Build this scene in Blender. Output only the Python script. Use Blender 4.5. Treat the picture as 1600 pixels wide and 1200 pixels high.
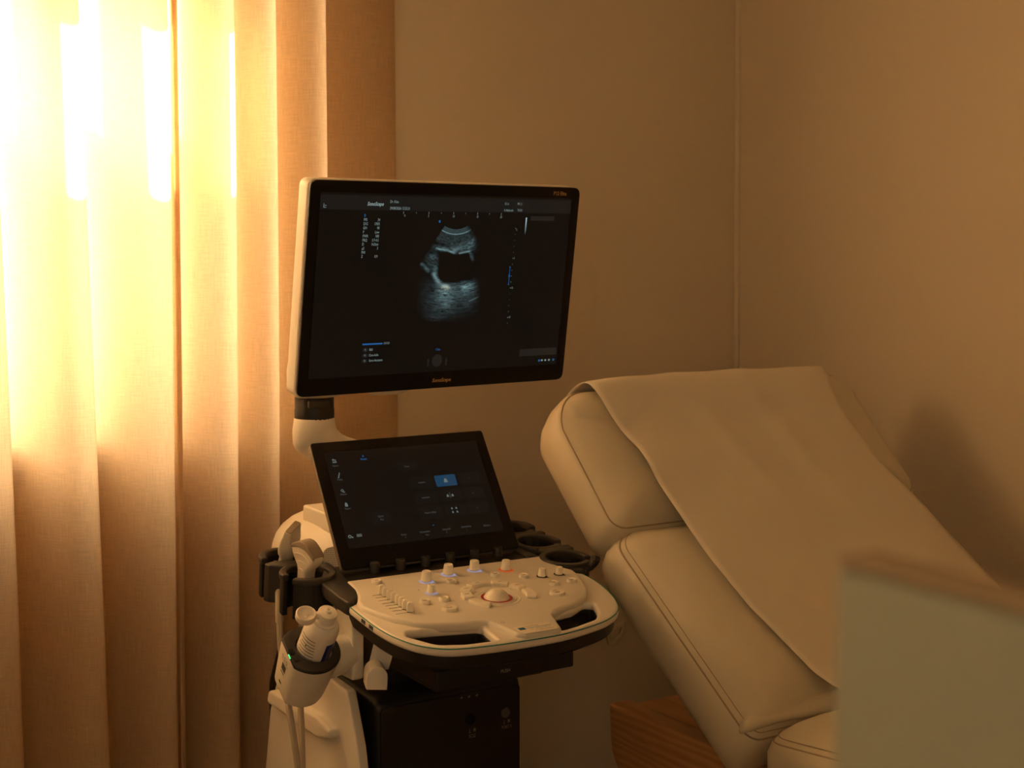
import bpy, bmesh, math, random
from mathutils import Vector, Matrix, noise
for o in list(bpy.data.objects): bpy.data.objects.remove(o)
SC = bpy.context.scene; COL = SC.collection
R = math.radians

# ---------------------------------------------------------------- camera
cd = bpy.data.cameras.new('camera'); cam = bpy.data.objects.new('camera', cd); COL.objects.link(cam)
PSI, TILT = R(32.0), .034
fw = Vector((math.sin(PSI)*math.cos(TILT), math.cos(PSI)*math.cos(TILT), -math.sin(TILT)))
cam.location = (0, 0, 1.40); cam.rotation_euler = fw.to_track_quat('-Z', 'Y').to_euler()
cd.sensor_width = 36; cd.sensor_fit = 'HORIZONTAL'; cd.lens = 36*2222/1600
cd.shift_y = -(600-461.6)/1600
cd.clip_start = .02
cd.dof.use_dof = True; cd.dof.focus_distance = 2.25; cd.dof.aperture_fstop = 5.6
SC.camera = cam

# ---------------------------------------------------------------- world, sun, exposure
w = bpy.data.worlds.new('sky'); SC.world = w; w.use_nodes = True
bg = w.node_tree.nodes['Background']; bg.inputs[0].default_value = (1, .84, .60, 1); bg.inputs[1].default_value = 3.6
sd = bpy.data.lights.new('sun', 'SUN'); sun = bpy.data.objects.new('sun', sd); COL.objects.link(sun)
sd.energy = 130; sd.color = (1, .82, .57); sd.angle = R(.9)
sun.rotation_euler = Vector((.70, -1, -1.2)).to_track_quat('-Z', 'Y').to_euler(); sun.location = (-2, 6, 5)
ad = bpy.data.lights.new('room_fill', 'AREA'); al = bpy.data.objects.new('room_fill', ad); COL.objects.link(al)   # added soft fill behind the camera, standing in for an unmodelled window
ad.shape = 'RECTANGLE'; ad.size = 1.4; ad.size_y = 1.2; ad.energy = 14; ad.color = (1, .76, .46)
al.location = (-.9, -1.42, 1.7); al.rotation_euler = Vector((.5, 1, -.12)).to_track_quat('-Z', 'Y').to_euler()
vs = SC.view_settings; vs.view_transform = 'Standard'; vs.look = 'None'; vs.exposure = .12; vs.gamma = 1; vs.use_curve_mapping = False
SC.cycles.max_bounces = 12; SC.cycles.diffuse_bounces = 6; SC.cycles.transparent_max_bounces = 12
SC.cycles.sample_clamp_indirect = 6

# ---------------------------------------------------------------- materials
MATS = {}
def mat(name, col, rough=.5, metal=0, emit=None, strength=0, coat=0, bump=None, spec=.5, vary=0):
    m = bpy.data.materials.new(name); m.use_nodes = True; MATS[name] = m
    nt = m.node_tree; p = nt.nodes['Principled BSDF']
    p.inputs['Base Color'].default_value = (*col, 1); p.inputs['Roughness'].default_value = rough
    p.inputs['Metallic'].default_value = metal; p.inputs['Specular IOR Level'].default_value = spec
    p.inputs['Coat Weight'].default_value = coat
    if emit: p.inputs['Emission Color'].default_value = (*emit, 1); p.inputs['Emission Strength'].default_value = strength
    tc = nt.nodes.new('ShaderNodeTexCoord')
    if vary:
        n = nt.nodes.new('ShaderNodeTexNoise'); n.inputs['Scale'].default_value = 3; n.inputs['Detail'].default_value = 3
        r = nt.nodes.new('ShaderNodeMixRGB'); r.blend_type = 'MIX'
        r.inputs[1].default_value = (*[c*(1-vary) for c in col], 1); r.inputs[2].default_value = (*[min(1, c*(1+vary)) for c in col], 1)
        nt.links.new(tc.outputs['Object'], n.inputs['Vector']); nt.links.new(n.outputs['Fac'], r.inputs[0]); nt.links.new(r.outputs[0], p.inputs['Base Color'])
    if bump:
        n = nt.nodes.new('ShaderNodeTexNoise'); n.inputs['Scale'].default_value = bump[0]; n.inputs['Detail'].default_value = 4
        b = nt.nodes.new('ShaderNodeBump'); b.inputs['Strength'].default_value = bump[1]; b.inputs['Distance'].default_value = bump[2]
        nt.links.new(tc.outputs['Object'], n.inputs['Vector']); nt.links.new(n.outputs['Fac'], b.inputs['Height']); nt.links.new(b.outputs[0], p.inputs['Normal'])
    return m
M_wall = mat('wall_paint', (.67, .585, .455), .85, bump=(180, .12, .002), vary=.02)
M_ceil = mat('ceiling_paint', (.74, .70, .62), .9, bump=(120, .1, .002))
M_floor = mat('floor_vinyl', (.20, .15, .11), .45, vary=.15)
M_frame = mat('window_frame', (.75, .73, .70), .4, vary=.01)
M_white = mat('cream_plastic', (.72, .675, .585), .38, bump=(900, .06, .0004))
M_white2 = mat('button_plastic', (.86, .80, .67), .35, bump=(900, .04, .0003))
M_black = mat('black_plastic', (.014, .0125, .011), .45, bump=(700, .12, .0005), spec=.32)
M_black2 = mat('dark_grey_plastic', (.036, .032, .028), .5, spec=.35, bump=(700, .1, .0005))
M_cap = mat('port_cap_rubber', (.075, .065, .055), .5, vary=.02)
M_edge = mat('panel_housing', (.20, .16, .12), .4, vary=.02)
M_glossblack = mat('bezel_black', (.0075, .0068, .006), .34, bump=(300, .01, .0002), spec=.16)
M_screen = mat('screen_glass', (.009, .008, .007), .28, emit=(.9, .82, .7), strength=.0030, spec=.16)
M_tscreen = mat('touch_screen_glass', (.010, .009, .008), .34, emit=(1, .82, .66), strength=.0036, spec=.14)
M_band = mat('screen_status_band', (.008, .008, .008), .3, emit=(.95, .92, .85), strength=.0075, spec=.2)
M_key = mat('touch_screen_key', (.008, .008, .008), .3, emit=(1, .80, .66), strength=.0060, spec=.14)
M_txt = mat('screen_text', (.01, .01, .01), .5, emit=(.62, .82, .80), strength=.30)
M_dimtxt = mat('screen_text_dim', (.01, .01, .01), .5, emit=(.75, .80, .75), strength=.085)
M_faint = mat('screen_text_faint', (.01, .01, .01), .5, emit=(.7, .9, .9), strength=.009)
M_icon = mat('touch_screen_icon', (.01, .01, .01), .5, emit=(.72, .88, .84), strength=.15)
M_blue = mat('screen_blue', (.01, .01, .01), .5, emit=(.02, .20, .62), strength=.45)
M_bluekey = mat('touch_screen_blue_key', (.01, .01, .01), .5, emit=(.010, .13, .28), strength=.27)
M_gold = mat('gold_print', (.55, .34, .14), .4, vary=.02)
M_print = mat('grey_print', (.075, .06, .048), .6, vary=.02)
M_dprint = mat('dark_print', (.06, .05, .04), .6, vary=.02)
M_lprint = mat('light_print', (.27, .23, .18), .6, vary=.02)
M_teal = mat('teal_stripe', (.0, .20, .16), .4, vary=.02)
M_stick = mat('sticker_paper', (.82, .74, .62), .5, vary=.01)
M_stickb = mat('sticker_blue', (.0, .16, .24), .4, vary=.02)
M_stickl = mat('sticker_line', (.12, .28, .34), .4, vary=.02)
M_led = mat('white_led', (.3, .3, .3), .4, emit=(.58, .62, 1), strength=.32)
M_oled = mat('orange_led', (.3, .06, .01), .4, emit=(1, .10, .01), strength=.42)
M_rled = mat('red_ring', (.22, .02, .01), .4, emit=(1, .05, .02), strength=.09)
M_gled = mat('green_led', (.1, .5, .2), .4, emit=(.12, 1, .30), strength=.75)
M_dgreen = mat('green_mark', (.0, .12, .03), .4, vary=.02)
M_usb = mat('usb_blue', (.01, .05, .14), .4, vary=.02)
M_metal = mat('contact_metal', (.7, .55, .32), .3, 1, vary=.02)
M_leather = mat('cream_leather', (.65, .585, .445), .42, bump=(420, .10, .0007), vary=.03)
M_seam = mat('leather_seam', (.40, .32, .21), .6, vary=.03)
M_paper = mat('crepe_paper', (.76, .69, .56), .85, bump=(260, .35, .0008), vary=.02)
M_probe = mat('probe_grey', (.62, .57, .48), .38, vary=.01)
M_lens = mat('probe_lens', (.27, .215, .155), .45, vary=.03)
M_cable = mat('cable_grey', (.42, .36, .27), .5, vary=.02)
M_bottle = mat('bottle_plastic', (.86, .80, .70), .35, vary=.01)
M_lblue = mat('label_blue', (.012, .03, .26), .4, vary=.02)
M_slab = mat('panel_laminate', (.345, .375, .305), .6, vary=.02)
M_slabtop = mat('panel_edge', (.34, .26, .17), .6, vary=.03)
M_dmetal = mat('dark_metal', (.18, .15, .12), .4, .6, vary=.02)

def add_nodes(m, fn): fn(m.node_tree, m.node_tree.nodes['Principled BSDF'])
# wood
M_wood = mat('oak_wood', (.30, .15, .06), .45)
def _wood(nt, p):
    tc = nt.nodes.new('ShaderNodeTexCoord'); mp = nt.nodes.new('ShaderNodeMapping'); mp.inputs['Scale'].default_value = (14, 1.6, 14)
    n = nt.nodes.new('ShaderNodeTexNoise'); n.inputs['Scale'].default_value = 2.2; n.inputs['Detail'].default_value = 6; n.inputs['Distortion'].default_value = 1.2
    wv = nt.nodes.new('ShaderNodeTexWave'); wv.inputs['Scale'].default_value = 1.6; wv.inputs['Distortion'].default_value = 9; wv.inputs['Detail'].default_value = 3
    wv.bands_direction = 'Z'
    r = nt.nodes.new('ShaderNodeValToRGB'); r.color_ramp.elements[0].color = (.42, .20, .075, 1); r.color_ramp.elements[1].color = (.66, .34, .14, 1)
    mx = nt.nodes.new('ShaderNodeMath'); mx.operation = 'MULTIPLY_ADD'; mx.inputs[1].default_value = .55
    nt.links.new(tc.outputs['Object'], mp.inputs[0]); nt.links.new(mp.outputs[0], n.inputs['Vector']); nt.links.new(mp.outputs[0], wv.inputs['Vector'])
    nt.links.new(wv.outputs['Fac'], mx.inputs[0]); m2 = nt.nodes.new('ShaderNodeMath'); m2.operation = 'MULTIPLY'; m2.inputs[1].default_value = .5
    nt.links.new(n.outputs['Fac'], m2.inputs[0]); nt.links.new(m2.outputs[0], mx.inputs[2])
    nt.links.new(mx.outputs[0], r.inputs[0]); nt.links.new(r.outputs[0], p.inputs['Base Color'])
add_nodes(M_wood, _wood)
# speaker grille: a dot pattern of small holes
M_grille = mat('grille_plastic', (.8, .74, .63), .4)
def _grille(nt, p):
    tc = nt.nodes.new('ShaderNodeTexCoord'); v = nt.nodes.new('ShaderNodeTexVoronoi'); v.inputs['Scale'].default_value = 330; v.inputs['Randomness'].default_value = 0
    r = nt.nodes.new('ShaderNodeValToRGB'); e = r.color_ramp.elements; e[0].position = .22; e[0].color = (.40, .33, .25, 1); e[1].position = .36; e[1].color = (.72, .675, .585, 1)
    v.voronoi_dimensions = '2D'; sp = nt.nodes.new('ShaderNodeSeparateXYZ'); cb_ = nt.nodes.new('ShaderNodeCombineXYZ'); nt.links.new(tc.outputs['Object'], sp.inputs[0])
    nt.links.new(sp.outputs['X'], cb_.inputs['X']); nt.links.new(sp.outputs['Z'], cb_.inputs['Y']); nt.links.new(cb_.outputs[0], v.inputs['Vector']); nt.links.new(v.outputs['Distance'], r.inputs[0]); nt.links.new(r.outputs[0], p.inputs['Base Color'])
add_nodes(M_grille, _grille)
# curtain: woven, diffuse + translucent
def curtain_mat():
    m = bpy.data.materials.new('linen_curtain'); m.use_nodes = True; nt = m.node_tree; nt.nodes.clear()
    out = nt.nodes.new('ShaderNodeOutputMaterial'); mx = nt.nodes.new('ShaderNodeMixShader'); mx.inputs[0].default_value = .5
    d = nt.nodes.new('ShaderNodeBsdfDiffuse'); t = nt.nodes.new('ShaderNodeBsdfTranslucent')
    uv = nt.nodes.new('ShaderNodeUVMap'); uv.uv_map = 'cloth'
    def thread(sx, sy, sc):
        mp = nt.nodes.new('ShaderNodeMapping'); mp.inputs['Scale'].default_value = (sx, sy, 1)
        n = nt.nodes.new('ShaderNodeTexNoise'); n.inputs['Scale'].default_value = sc; n.inputs['Detail'].default_value = 3; n.inputs['Roughness'].default_value = .7
        nt.links.new(uv.outputs[0], mp.inputs[0]); nt.links.new(mp.outputs[0], n.inputs['Vector']); return n
    a, b = thread(620, 22, 1), thread(22, 620, 1)
    ad_ = nt.nodes.new('ShaderNodeMath'); ad_.operation = 'ADD'; nt.links.new(a.outputs['Fac'], ad_.inputs[0]); nt.links.new(b.outputs['Fac'], ad_.inputs[1])
    r = nt.nodes.new('ShaderNodeMapRange'); r.inputs['From Min'].default_value = .7; r.inputs['From Max'].default_value = 1.3; r.inputs['To Min'].default_value = .80; r.inputs['To Max'].default_value = 1.10
    nt.links.new(ad_.outputs[0], r.inputs['Value'])
    def tint(c):
        k = nt.nodes.new('ShaderNodeVectorMath'); k.operation = 'SCALE'; k.inputs[0].default_value = c; nt.links.new(r.outputs[0], k.inputs['Scale']); return k
    c1, c2 = tint((.70, .55, .36)), tint((.82, .60, .38))
    nt.links.new(c1.outputs[0], d.inputs[0]); nt.links.new(c2.outputs[0], t.inputs[0])
    bp = nt.nodes.new('ShaderNodeBump'); bp.inputs['Strength'].default_value = .25; bp.inputs['Distance'].default_value = .001
    nt.links.new(ad_.outputs[0], bp.inputs['Height']); nt.links.new(bp.outputs[0], d.inputs['Normal'])
    nt.links.new(d.outputs[0], mx.inputs[1]); nt.links.new(t.outputs[0], mx.inputs[2]); nt.links.new(mx.outputs[0], out.inputs[0])
    return m
M_curtain = curtain_mat()
def frosted_mat():
    m = bpy.data.materials.new('frosted_glass'); m.use_nodes = True; nt = m.node_tree; nt.nodes.clear()
    out = nt.nodes.new('ShaderNodeOutputMaterial'); t = nt.nodes.new('ShaderNodeBsdfTranslucent'); t.inputs[0].default_value = (.46, .455, .44, 1)
    n = nt.nodes.new('ShaderNodeTexNoise'); n.inputs['Scale'].default_value = 60
    bp = nt.nodes.new('ShaderNodeBump'); bp.inputs['Strength'].default_value = .05; nt.links.new(n.outputs['Fac'], bp.inputs['Height']); nt.links.new(bp.outputs[0], t.inputs['Normal'])
    nt.links.new(t.outputs[0], out.inputs[0]); return m
M_frost = frosted_mat()
def clear_mat(name, tint, gloss):
    m = bpy.data.materials.new(name); m.use_nodes = True; nt = m.node_tree; nt.nodes.clear()
    out = nt.nodes.new('ShaderNodeOutputMaterial'); t = nt.nodes.new('ShaderNodeBsdfTransparent'); t.inputs[0].default_value = (*tint, 1)
    g = nt.nodes.new('ShaderNodeBsdfGlossy'); g.inputs['Roughness'].default_value = .08; mx = nt.nodes.new('ShaderNodeMixShader'); mx.inputs[0].default_value = gloss
    nt.links.new(t.outputs[0], mx.inputs[1]); nt.links.new(g.outputs[0], mx.inputs[2]); nt.links.new(mx.outputs[0], out.inputs[0]); return m
M_glass = clear_mat('window_glass', (.93, .95, .93), .06)
M_clear = clear_mat('clear_plastic', (.80, .76, .68), .25)

# ---------------------------------------------------------------- mesh helpers
WL = {}                                             # world origin of every thing and part
def new_bm(): return bmesh.new()
def link(name, me, m, parent=None, org=None, smooth=35):
    """bm/mesh given in world coordinates -> one object, origin ORG"""
    if isinstance(me, bmesh.types.BMesh):
        bmesh.ops.recalc_face_normals(me, faces=me.faces) if m is not M_curtain and m is not M_paper else None
        bm = me; me = bpy.data.meshes.new(name); bm.to_mesh(me); bm.free()
    o = bpy.data.objects.new(name, me); COL.objects.link(o)
    if org is None:
        if parent is not None or not len(me.vertices): org = Vector(WL[parent.name]) if parent else Vector()
        else:
            v = [x.co for x in me.vertices]; lo = [min(c[i] for c in v) for i in range(3)]; hi = [max(c[i] for c in v) for i in range(3)]
            org = Vector(((lo[0]+hi[0])/2, (lo[1]+hi[1])/2, lo[2]))
    if parent is not None:
        v = [x.co for x in me.vertices]
        org = Vector([(min(c[i] for c in v)+max(c[i] for c in v))/2 for i in range(3)])
    org = Vector(org); me.transform(Matrix.Translation(-org)); WL[o.name] = org
    if parent is not None: o.parent = parent; o.location = org-Vector(WL[parent.name])
    else: o.location = org
    if m is not None:
        me.materials.clear(); me.materials.append(m)
    if smooth and len(me.polygons):
        me.polygons.foreach_set('use_smooth', [True]*len(me.polygons)); me.set_sharp_from_angle(angle=R(smooth))
    return o
def thing(name, loc, label, cat, group=None):
    o = bpy.data.objects.new(name, None); COL.objects.link(o); o.location = loc; WL[o.name] = Vector(loc); o.empty_display_size = .05
    return tag(o, label, cat, group)
def tag(o, label, cat, group=None):
    o['label'] = label; o['category'] = cat
    if group: o['group'] = group
    return o
def struct(o): o['kind'] = 'structure'; return o
def box(bm, lo, hi, bev=0, seg=3, M=None):
    lo, hi = Vector(lo), Vector(hi); n0 = len(bm.verts)
    r = bmesh.ops.create_cube(bm, size=1); vs_ = r['verts']
    for v in vs_: v.co = Vector([(lo[i]+hi[i])/2+v.co[i]*(hi[i]-lo[i]) for i in range(3)])
    if bev:
        es = {e for v in vs_ for e in v.link_edges}
        r = bmesh.ops.bevel(bm, geom=list(es), offset=bev, segments=seg, profile=.5, affect='EDGES')
        vs_ = bm.verts[:] if n0 == 0 else [v for v in bm.verts if v.index == -1 or v.index >= n0]
    if M is not None:
        bm.verts.ensure_lookup_table()
        tv = vs_ if n0 else bm.verts[:]
        for v in tv: v.co = M @ v.co
    return bm
def merge(bm, other):
    me = bpy.data.meshes.new('t'); other.to_mesh(me); other.free(); bm.from_mesh(me); bpy.data.meshes.remove(me); return bm
def bx(lo, hi, bev=0, seg=3, M=None): return box(new_bm(), lo, hi, bev, seg, M)
def loft(bm, rings, cap0=True, cap1=True, closed=True):
    vr = [[bm.verts.new(p) for p in r] for r in rings]; n = len(vr[0])
    for a, b in zip(vr, vr[1:]):
        for i in range(n if closed else n-1):
            j = (i+1) % n; bm.faces.new((a[i], a[j], b[j], b[i]))
    if cap0: bm.faces.new(vr[0][::-1])
    if cap1: bm.faces.new(vr[-1])
    return bm
def lathe(prof, M=Matrix(), seg=32, cap=True):
    bm = new_bm()
    return loft(bm, [[M @ Vector((r*math.cos(2*math.pi*i/seg), r*math.sin(2*math.pi*i/seg), z)) for i in range(seg)] for r, z in prof], cap, cap)
def catmull(pts, n=8, closed=False):
    P = [Vector(p) for p in pts]; out = []; N = len(P)
    for i in range(N if closed else N-1):
        g = (lambda k: P[k % N]) if closed else (lambda k: P[max(0, min(N-1, k))])
        p0, p1, p2, p3 = g(i-1), g(i), g(i+1), g(i+2)
        for k in range(n):
            t = k/n; out.append(.5*((2*p1)+(p2-p0)*t+(2*p0-5*p1+4*p2-p3)*t*t+(3*p1-p0-3*p2+p3)*t**3))
    if not closed: out.append(P[-1])
    return out
def tube(path, rad, seg=10, closed=False, rads=None, M=None):
    P = [Vector(p) for p in path]
    if M is not None: P = [M @ p for p in P]
    bm = new_bm(); rings = []; N = len(P); up = None
    for i, p in enumerate(P):
        a = P[(i-1) % N] if closed else P[max(0, i-1)]; b = P[(i+1) % N] if closed else P[min(N-1, i+1)]
        t = (b-a).normalized()
        if up is None: up = Vector((0, 0, 1)) if abs(t.z) < .9 else Vector((1, 0, 0))
        x = t.cross(up).normalized(); up = x.cross(t).normalized(); r = rads[i] if rads else rad
        rings.append([p+(x*math.cos(2*math.pi*k/seg)+up*math.sin(2*math.pi*k/seg))*r for k in range(seg)])
    if closed: rings.append(rings[0]); 
    if closed:
        vr = [[bm.verts.new(p) for p in r] for r in rings[:-1]]
        for i in range(len(vr)):
            a, b = vr[i], vr[(i+1) % len(vr)]
            for k in range(seg): j = (k+1) % seg; bm.faces.new((a[k], a[j], b[j], b[k]))
        return bm
    return loft(bm, rings)
def round_poly(pts, r, n=5):
    out = []; N = len(pts); rr = r if isinstance(r, (list, tuple)) else [r]*N
    for i in range(N):
        p0, p, p1 = Vector(pts[i-1]), Vector(pts[i]), Vector(pts[(i+1) % N]); a, b = (p0-p), (p1-p)
        la, lb = a.length, b.length; a.normalize(); b.normalize(); ang = a.angle(b) if la and lb else math.pi
        if ang > 3.05 or rr[i] <= 0: out.append(p); continue
        d = min(rr[i]/math.tan(ang/2), la*.48, lb*.48); s, e = p+a*d, p+b*d
        for k in range(n+1):
            t = k/n; out.append((1-t)**2*s+2*t*(1-t)*p+t*t*e)
    return [(v[0], v[1]) for v in out]
def solid(loops, z0, z1, bev=0, M=Matrix(), res=3):
    """extruded 2D outline (first loop) with holes -> mesh data in world space"""
    cu = bpy.data.curves.new('c', 'CURVE'); cu.dimensions = '2D'; cu.fill_mode = 'BOTH'
    for lp in loops:
        s = cu.splines.new('POLY'); s.points.add(len(lp)-1); s.use_cyclic_u = True
        for q, p in zip(s.points, lp): q.co = (p[0], p[1], 0, 1)
    h = (z1-z0)/2; cu.extrude = max(0, h-bev); cu.bevel_depth = bev; cu.bevel_resolution = res; cu.offset = -bev
    o = bpy.data.objects.new('c', cu); me = bpy.data.meshes.new_from_object(o)
    me.transform(M @ Matrix.Translation((0, 0, (z0+z1)/2))); bpy.data.objects.remove(o); bpy.data.curves.remove(cu)
    bm = new_bm(); bm.from_mesh(me); bpy.data.meshes.remove(me); bmesh.ops.remove_doubles(bm, verts=bm.verts, dist=1e-5); return bm
def text(bm, s, x, y, size, M, sx=1, align='LEFT', shear=0, bold=0, z=.0004):
    cu = bpy.data.curves.new('t', 'FONT'); cu.body = s; cu.size = size; cu.align_x = align; cu.align_y = 'CENTER'; cu.shear = shear; cu.offset = bold; cu.resolution_u = 3
    o = bpy.data.objects.new('t', cu); me = bpy.data.meshes.new_from_object(o)
    me.transform(M @ Matrix.Translation((x, y, z)) @ Matrix.Diagonal((sx, 1, 1, 1)))
    bm.from_mesh(me); bpy.data.objects.remove(o); bpy.data.curves.remove(cu); bpy.data.meshes.remove(me); return bm
def flat(bm, pts, M, z=.0004):
    bm.faces.new([bm.verts.new(M @ Vector((p[0], p[1], z))) for p in pts]); return bm
def frect(bm, x0, y0, x1, y1, M, z=.0004, r=0):
    p = [(x0, y0), (x1, y0), (x1, y1), (x0, y1)]; return flat(bm, round_poly(p, r) if r else p, M, z)
def fdisc(bm, x, y, rx, ry, M, z=.0004, n=20): return flat(bm, [(x+rx*math.cos(2*math.pi*i/n), y+ry*math.sin(2*math.pi*i/n)) for i in range(n)], M, z)
def fring(bm, x, y, r0, r1, M, z=.0004, n=24, sy=1):
    a = [bm.verts.new(M @ Vector((x+r0*math.cos(2*math.pi*i/n), y+sy*r0*math.sin(2*math.pi*i/n), z))) for i in range(n)]
    b = [bm.verts.new(M @ Vector((x+r1*math.cos(2*math.pi*i/n), y+sy*r1*math.sin(2*math.pi*i/n), z))) for i in range(n)]
    for i in range(n): j = (i+1) % n; bm.faces.new((a[i], b[i], b[j], a[j]))
    return bm
def frame_mat(c, x, y):
    x = Vector(x).normalized(); y = Vector(y).normalized(); z = x.cross(y).normalized(); y = z.cross(x)
    return Matrix(((x.x, y.x, z.x, c[0]), (x.y, y.y, z.y, c[1]), (x.z, y.z, z.z, c[2]), (0, 0, 0, 1)))
def arc(cx, cy, r, a0, a1, n=12): return [(cx+r*math.cos(a0+(a1-a0)*i/n), cy+r*math.sin(a0+(a1-a0)*i/n)) for i in range(n+1)]

# ---------------------------------------------------------------- room
WY, WX = 2.75, 2.39                                  # window wall and right wall
X0, Y0, ZC = -1.9, -1.6, 2.7
WIN = (-.75, 1.08, 1.05, 2.30)                       # window opening x0,x1,z0,z1
struct(link('floor', bx((X0-.2, Y0-.2, -.1), (WX+.2, WY+.25, 0)), M_floor))
struct(link('ceiling', bx((X0-.2, Y0-.2, ZC), (WX+.2, WY+.25, ZC+.1)), M_ceil))
struct(link('wall_right', bx((WX, Y0, 0), (WX+.2, WY, ZC)), M_wall))
struct(link('wall_left', bx((X0-.2, Y0, 0), (X0, WY, ZC)), M_wall))
struct(link('wall_front', bx((X0-.2, Y0-.2, 0), (WX+.2, Y0, ZC)), M_wall))
mb = solid([[(X0-.2, 0), (WX+.2, 0), (WX+.2, ZC), (X0-.2, ZC)], [(WIN[0], WIN[2]), (WIN[0], WIN[3]), (WIN[1], WIN[3]), (WIN[1], WIN[2])]], 0, .22,
           0, frame_mat((0, WY+.22, 0), (1, 0, 0), (0, 0, 1)))
struct(link('wall_back', mb, M_wall))
# coved sealant strip in the corner
struct(link('trim_1', tube([(WX-.004, WY-.004, .08), (WX-.004, WY-.004, ZC)], .007, 8), M_wall))
struct(link('baseboard_back', bx((X0, WY-.014, 0), (WX, WY, .08), .004), M_frame))
struct(link('baseboard_right', bx((WX-.014, Y0, 0), (WX, WY-.014, .08), .004), M_frame))
# window
FY = WY+.12
x0, x1, z0, z1 = WIN
XMU = .80                                            # mullion, transom and film added to shape sun on the curtain: clear top light on the left sash, frosted film elsewhere
wm = thing('window_1', ((x0+x1)/2, FY, z0), 'window behind the curtain', 'window')
del wm['category'], wm['label']; struct(wm)
b = solid([[(x0, z0), (x1, z0), (x1, z1), (x0, z1)], [(x0+.05, z0+.05), (XMU-.022, z0+.05), (XMU-.022, z1-.05), (x0+.05, z1-.05)], [(XMU+.022, z0+.05), (x1-.05, z0+.05), (x1-.05, z1-.05), (XMU+.022, z1-.05)]], 0, .06, .004, frame_mat((0, FY+.06, 0), (1, 0, 0), (0, 0, 1)))
link('window_frame', b, M_frame, wm)
link('added_transom_bar', bx((x0+.05, FY+.01, 1.880), (XMU-.02, FY+.05, 1.900), .004), M_frame, wm)  # unseen bar, set to cut the lower edge of the sun patches
for nm, xa, xb, za, zb, mt in (('added_frosted_pane', x0+.05, XMU-.022, z0+.05, 1.881, M_frost), ('added_frosted_pane', XMU+.022, x1-.05, z0+.05, z1-.05, M_frost), ('clear_pane', x0+.05, XMU-.022, 1.899, z1-.05, M_glass)):
    bm = new_bm(); bm.faces.new([bm.verts.new((x, FY+.032, z)) for x, z in ((xa, za), (xb, za), (xb, zb), (xa, zb))]); link(nm, bm, mt, wm, smooth=0)
link('window_sill', bx((x0-.03, WY-.062, z0-.03), (x1+.03, FY, z0), .006), M_frame, wm)

# ---------------------------------------------------------------- curtains
CY = 2.605
def cloth(name, pts, label, rough=0):
    path = catmull([(p[0], p[1], 0) for p in pts], 10); zs = [.015+i*(2.58-.015)/46 for i in range(47)]
    bm = new_bm(); uvl = bm.loops.layers.uv.new('cloth'); grid = []; L = [0]
    for a, b_ in zip(path, path[1:]): L.append(L[-1]+(b_-a).length)
    for k, z in enumerate(zs):
        row = []
        for i, p in enumerate(path):
            s = noise.noise((p.x*3.1, z*.9, 7))*.006*(1-z/3)
            lean = (1.85-z)*.030*max(.12, min(1, (.89-p.x)/.18))            # the folds drift a little to the right towards the hem
            row.append(bm.verts.new((p.x+lean+s, p.y+noise.noise((p.x*4, z*1.1, 2))*.006, z)))
        grid.append(row)
    for k in range(len(zs)-1):
        for i in range(len(path)-1):
            f = bm.faces.new((grid[k][i], grid[k][i+1], grid[k+1][i+1], grid[k+1][i]))
            for lp, (a, c) in zip(f.loops, ((i, k), (i+1, k), (i+1, k+1), (i, k+1))): lp[uvl].uv = (L[a], zs[c])
    return tag(link(name, bm, M_curtain, smooth=180), label, 'curtain', 'linen curtain panels')
def fold(xa, xb, amp):
    """one fold from the trough at xa, bulging towards the room, to its edge at xb"""
    w_ = xb-xa
    return [(xa+.006, CY+amp*.72), (xa+w_*.16, CY+amp*.80), (xa+w_*.34, CY+amp*.42), (xa+w_*.56, CY-amp*.42), (xa+w_*.74, CY-amp*.86), (xa+w_*.92, CY-amp*.92), (xb-.001, CY-amp*.62), (xb+.003, CY+amp*.1)]
ptsL = []
for xa, xb in [(-.70, -.52), (-.52, -.33), (-.33, -.13), (-.13, .06), (.06, .24), (.24, .40), (.40, .545), (.545, .695)]: ptsL += fold(xa, xb, .070)
ptsL += fold(.695, .856, .068)
ptsL += [(.862, CY+.028)]
cloth('curtain_panel', ptsL, 'sunlit cream linen curtain panel, the wider and brighter of the two at the window')
ptsR = [(.8715, CY-.048), (.8625, CY-.052), (.8608, CY-.047), (.8700, CY-.043), (.8735, CY-.020)]
for xa, xb, a in [(.874, .985, .060), (.985, 1.072, .054), (1.072, 1.176, .056)]: ptsR += fold(xa, xb, a)
ptsR += [(1.183, CY+.085), (1.215, CY+.116), (1.28, CY+.122), (1.36, CY+.123), (1.402, CY+.128), (1.416, CY+.137)]
cloth('curtain_panel', ptsR, 'narrower folded linen curtain panel behind the monitor, ending in brown shade')
# top rail (above the frame)
struct(link('trim_2', bx((-.85, CY-.012, 2.578), (1.42, CY+.012, ZC)), M_frame))

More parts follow.
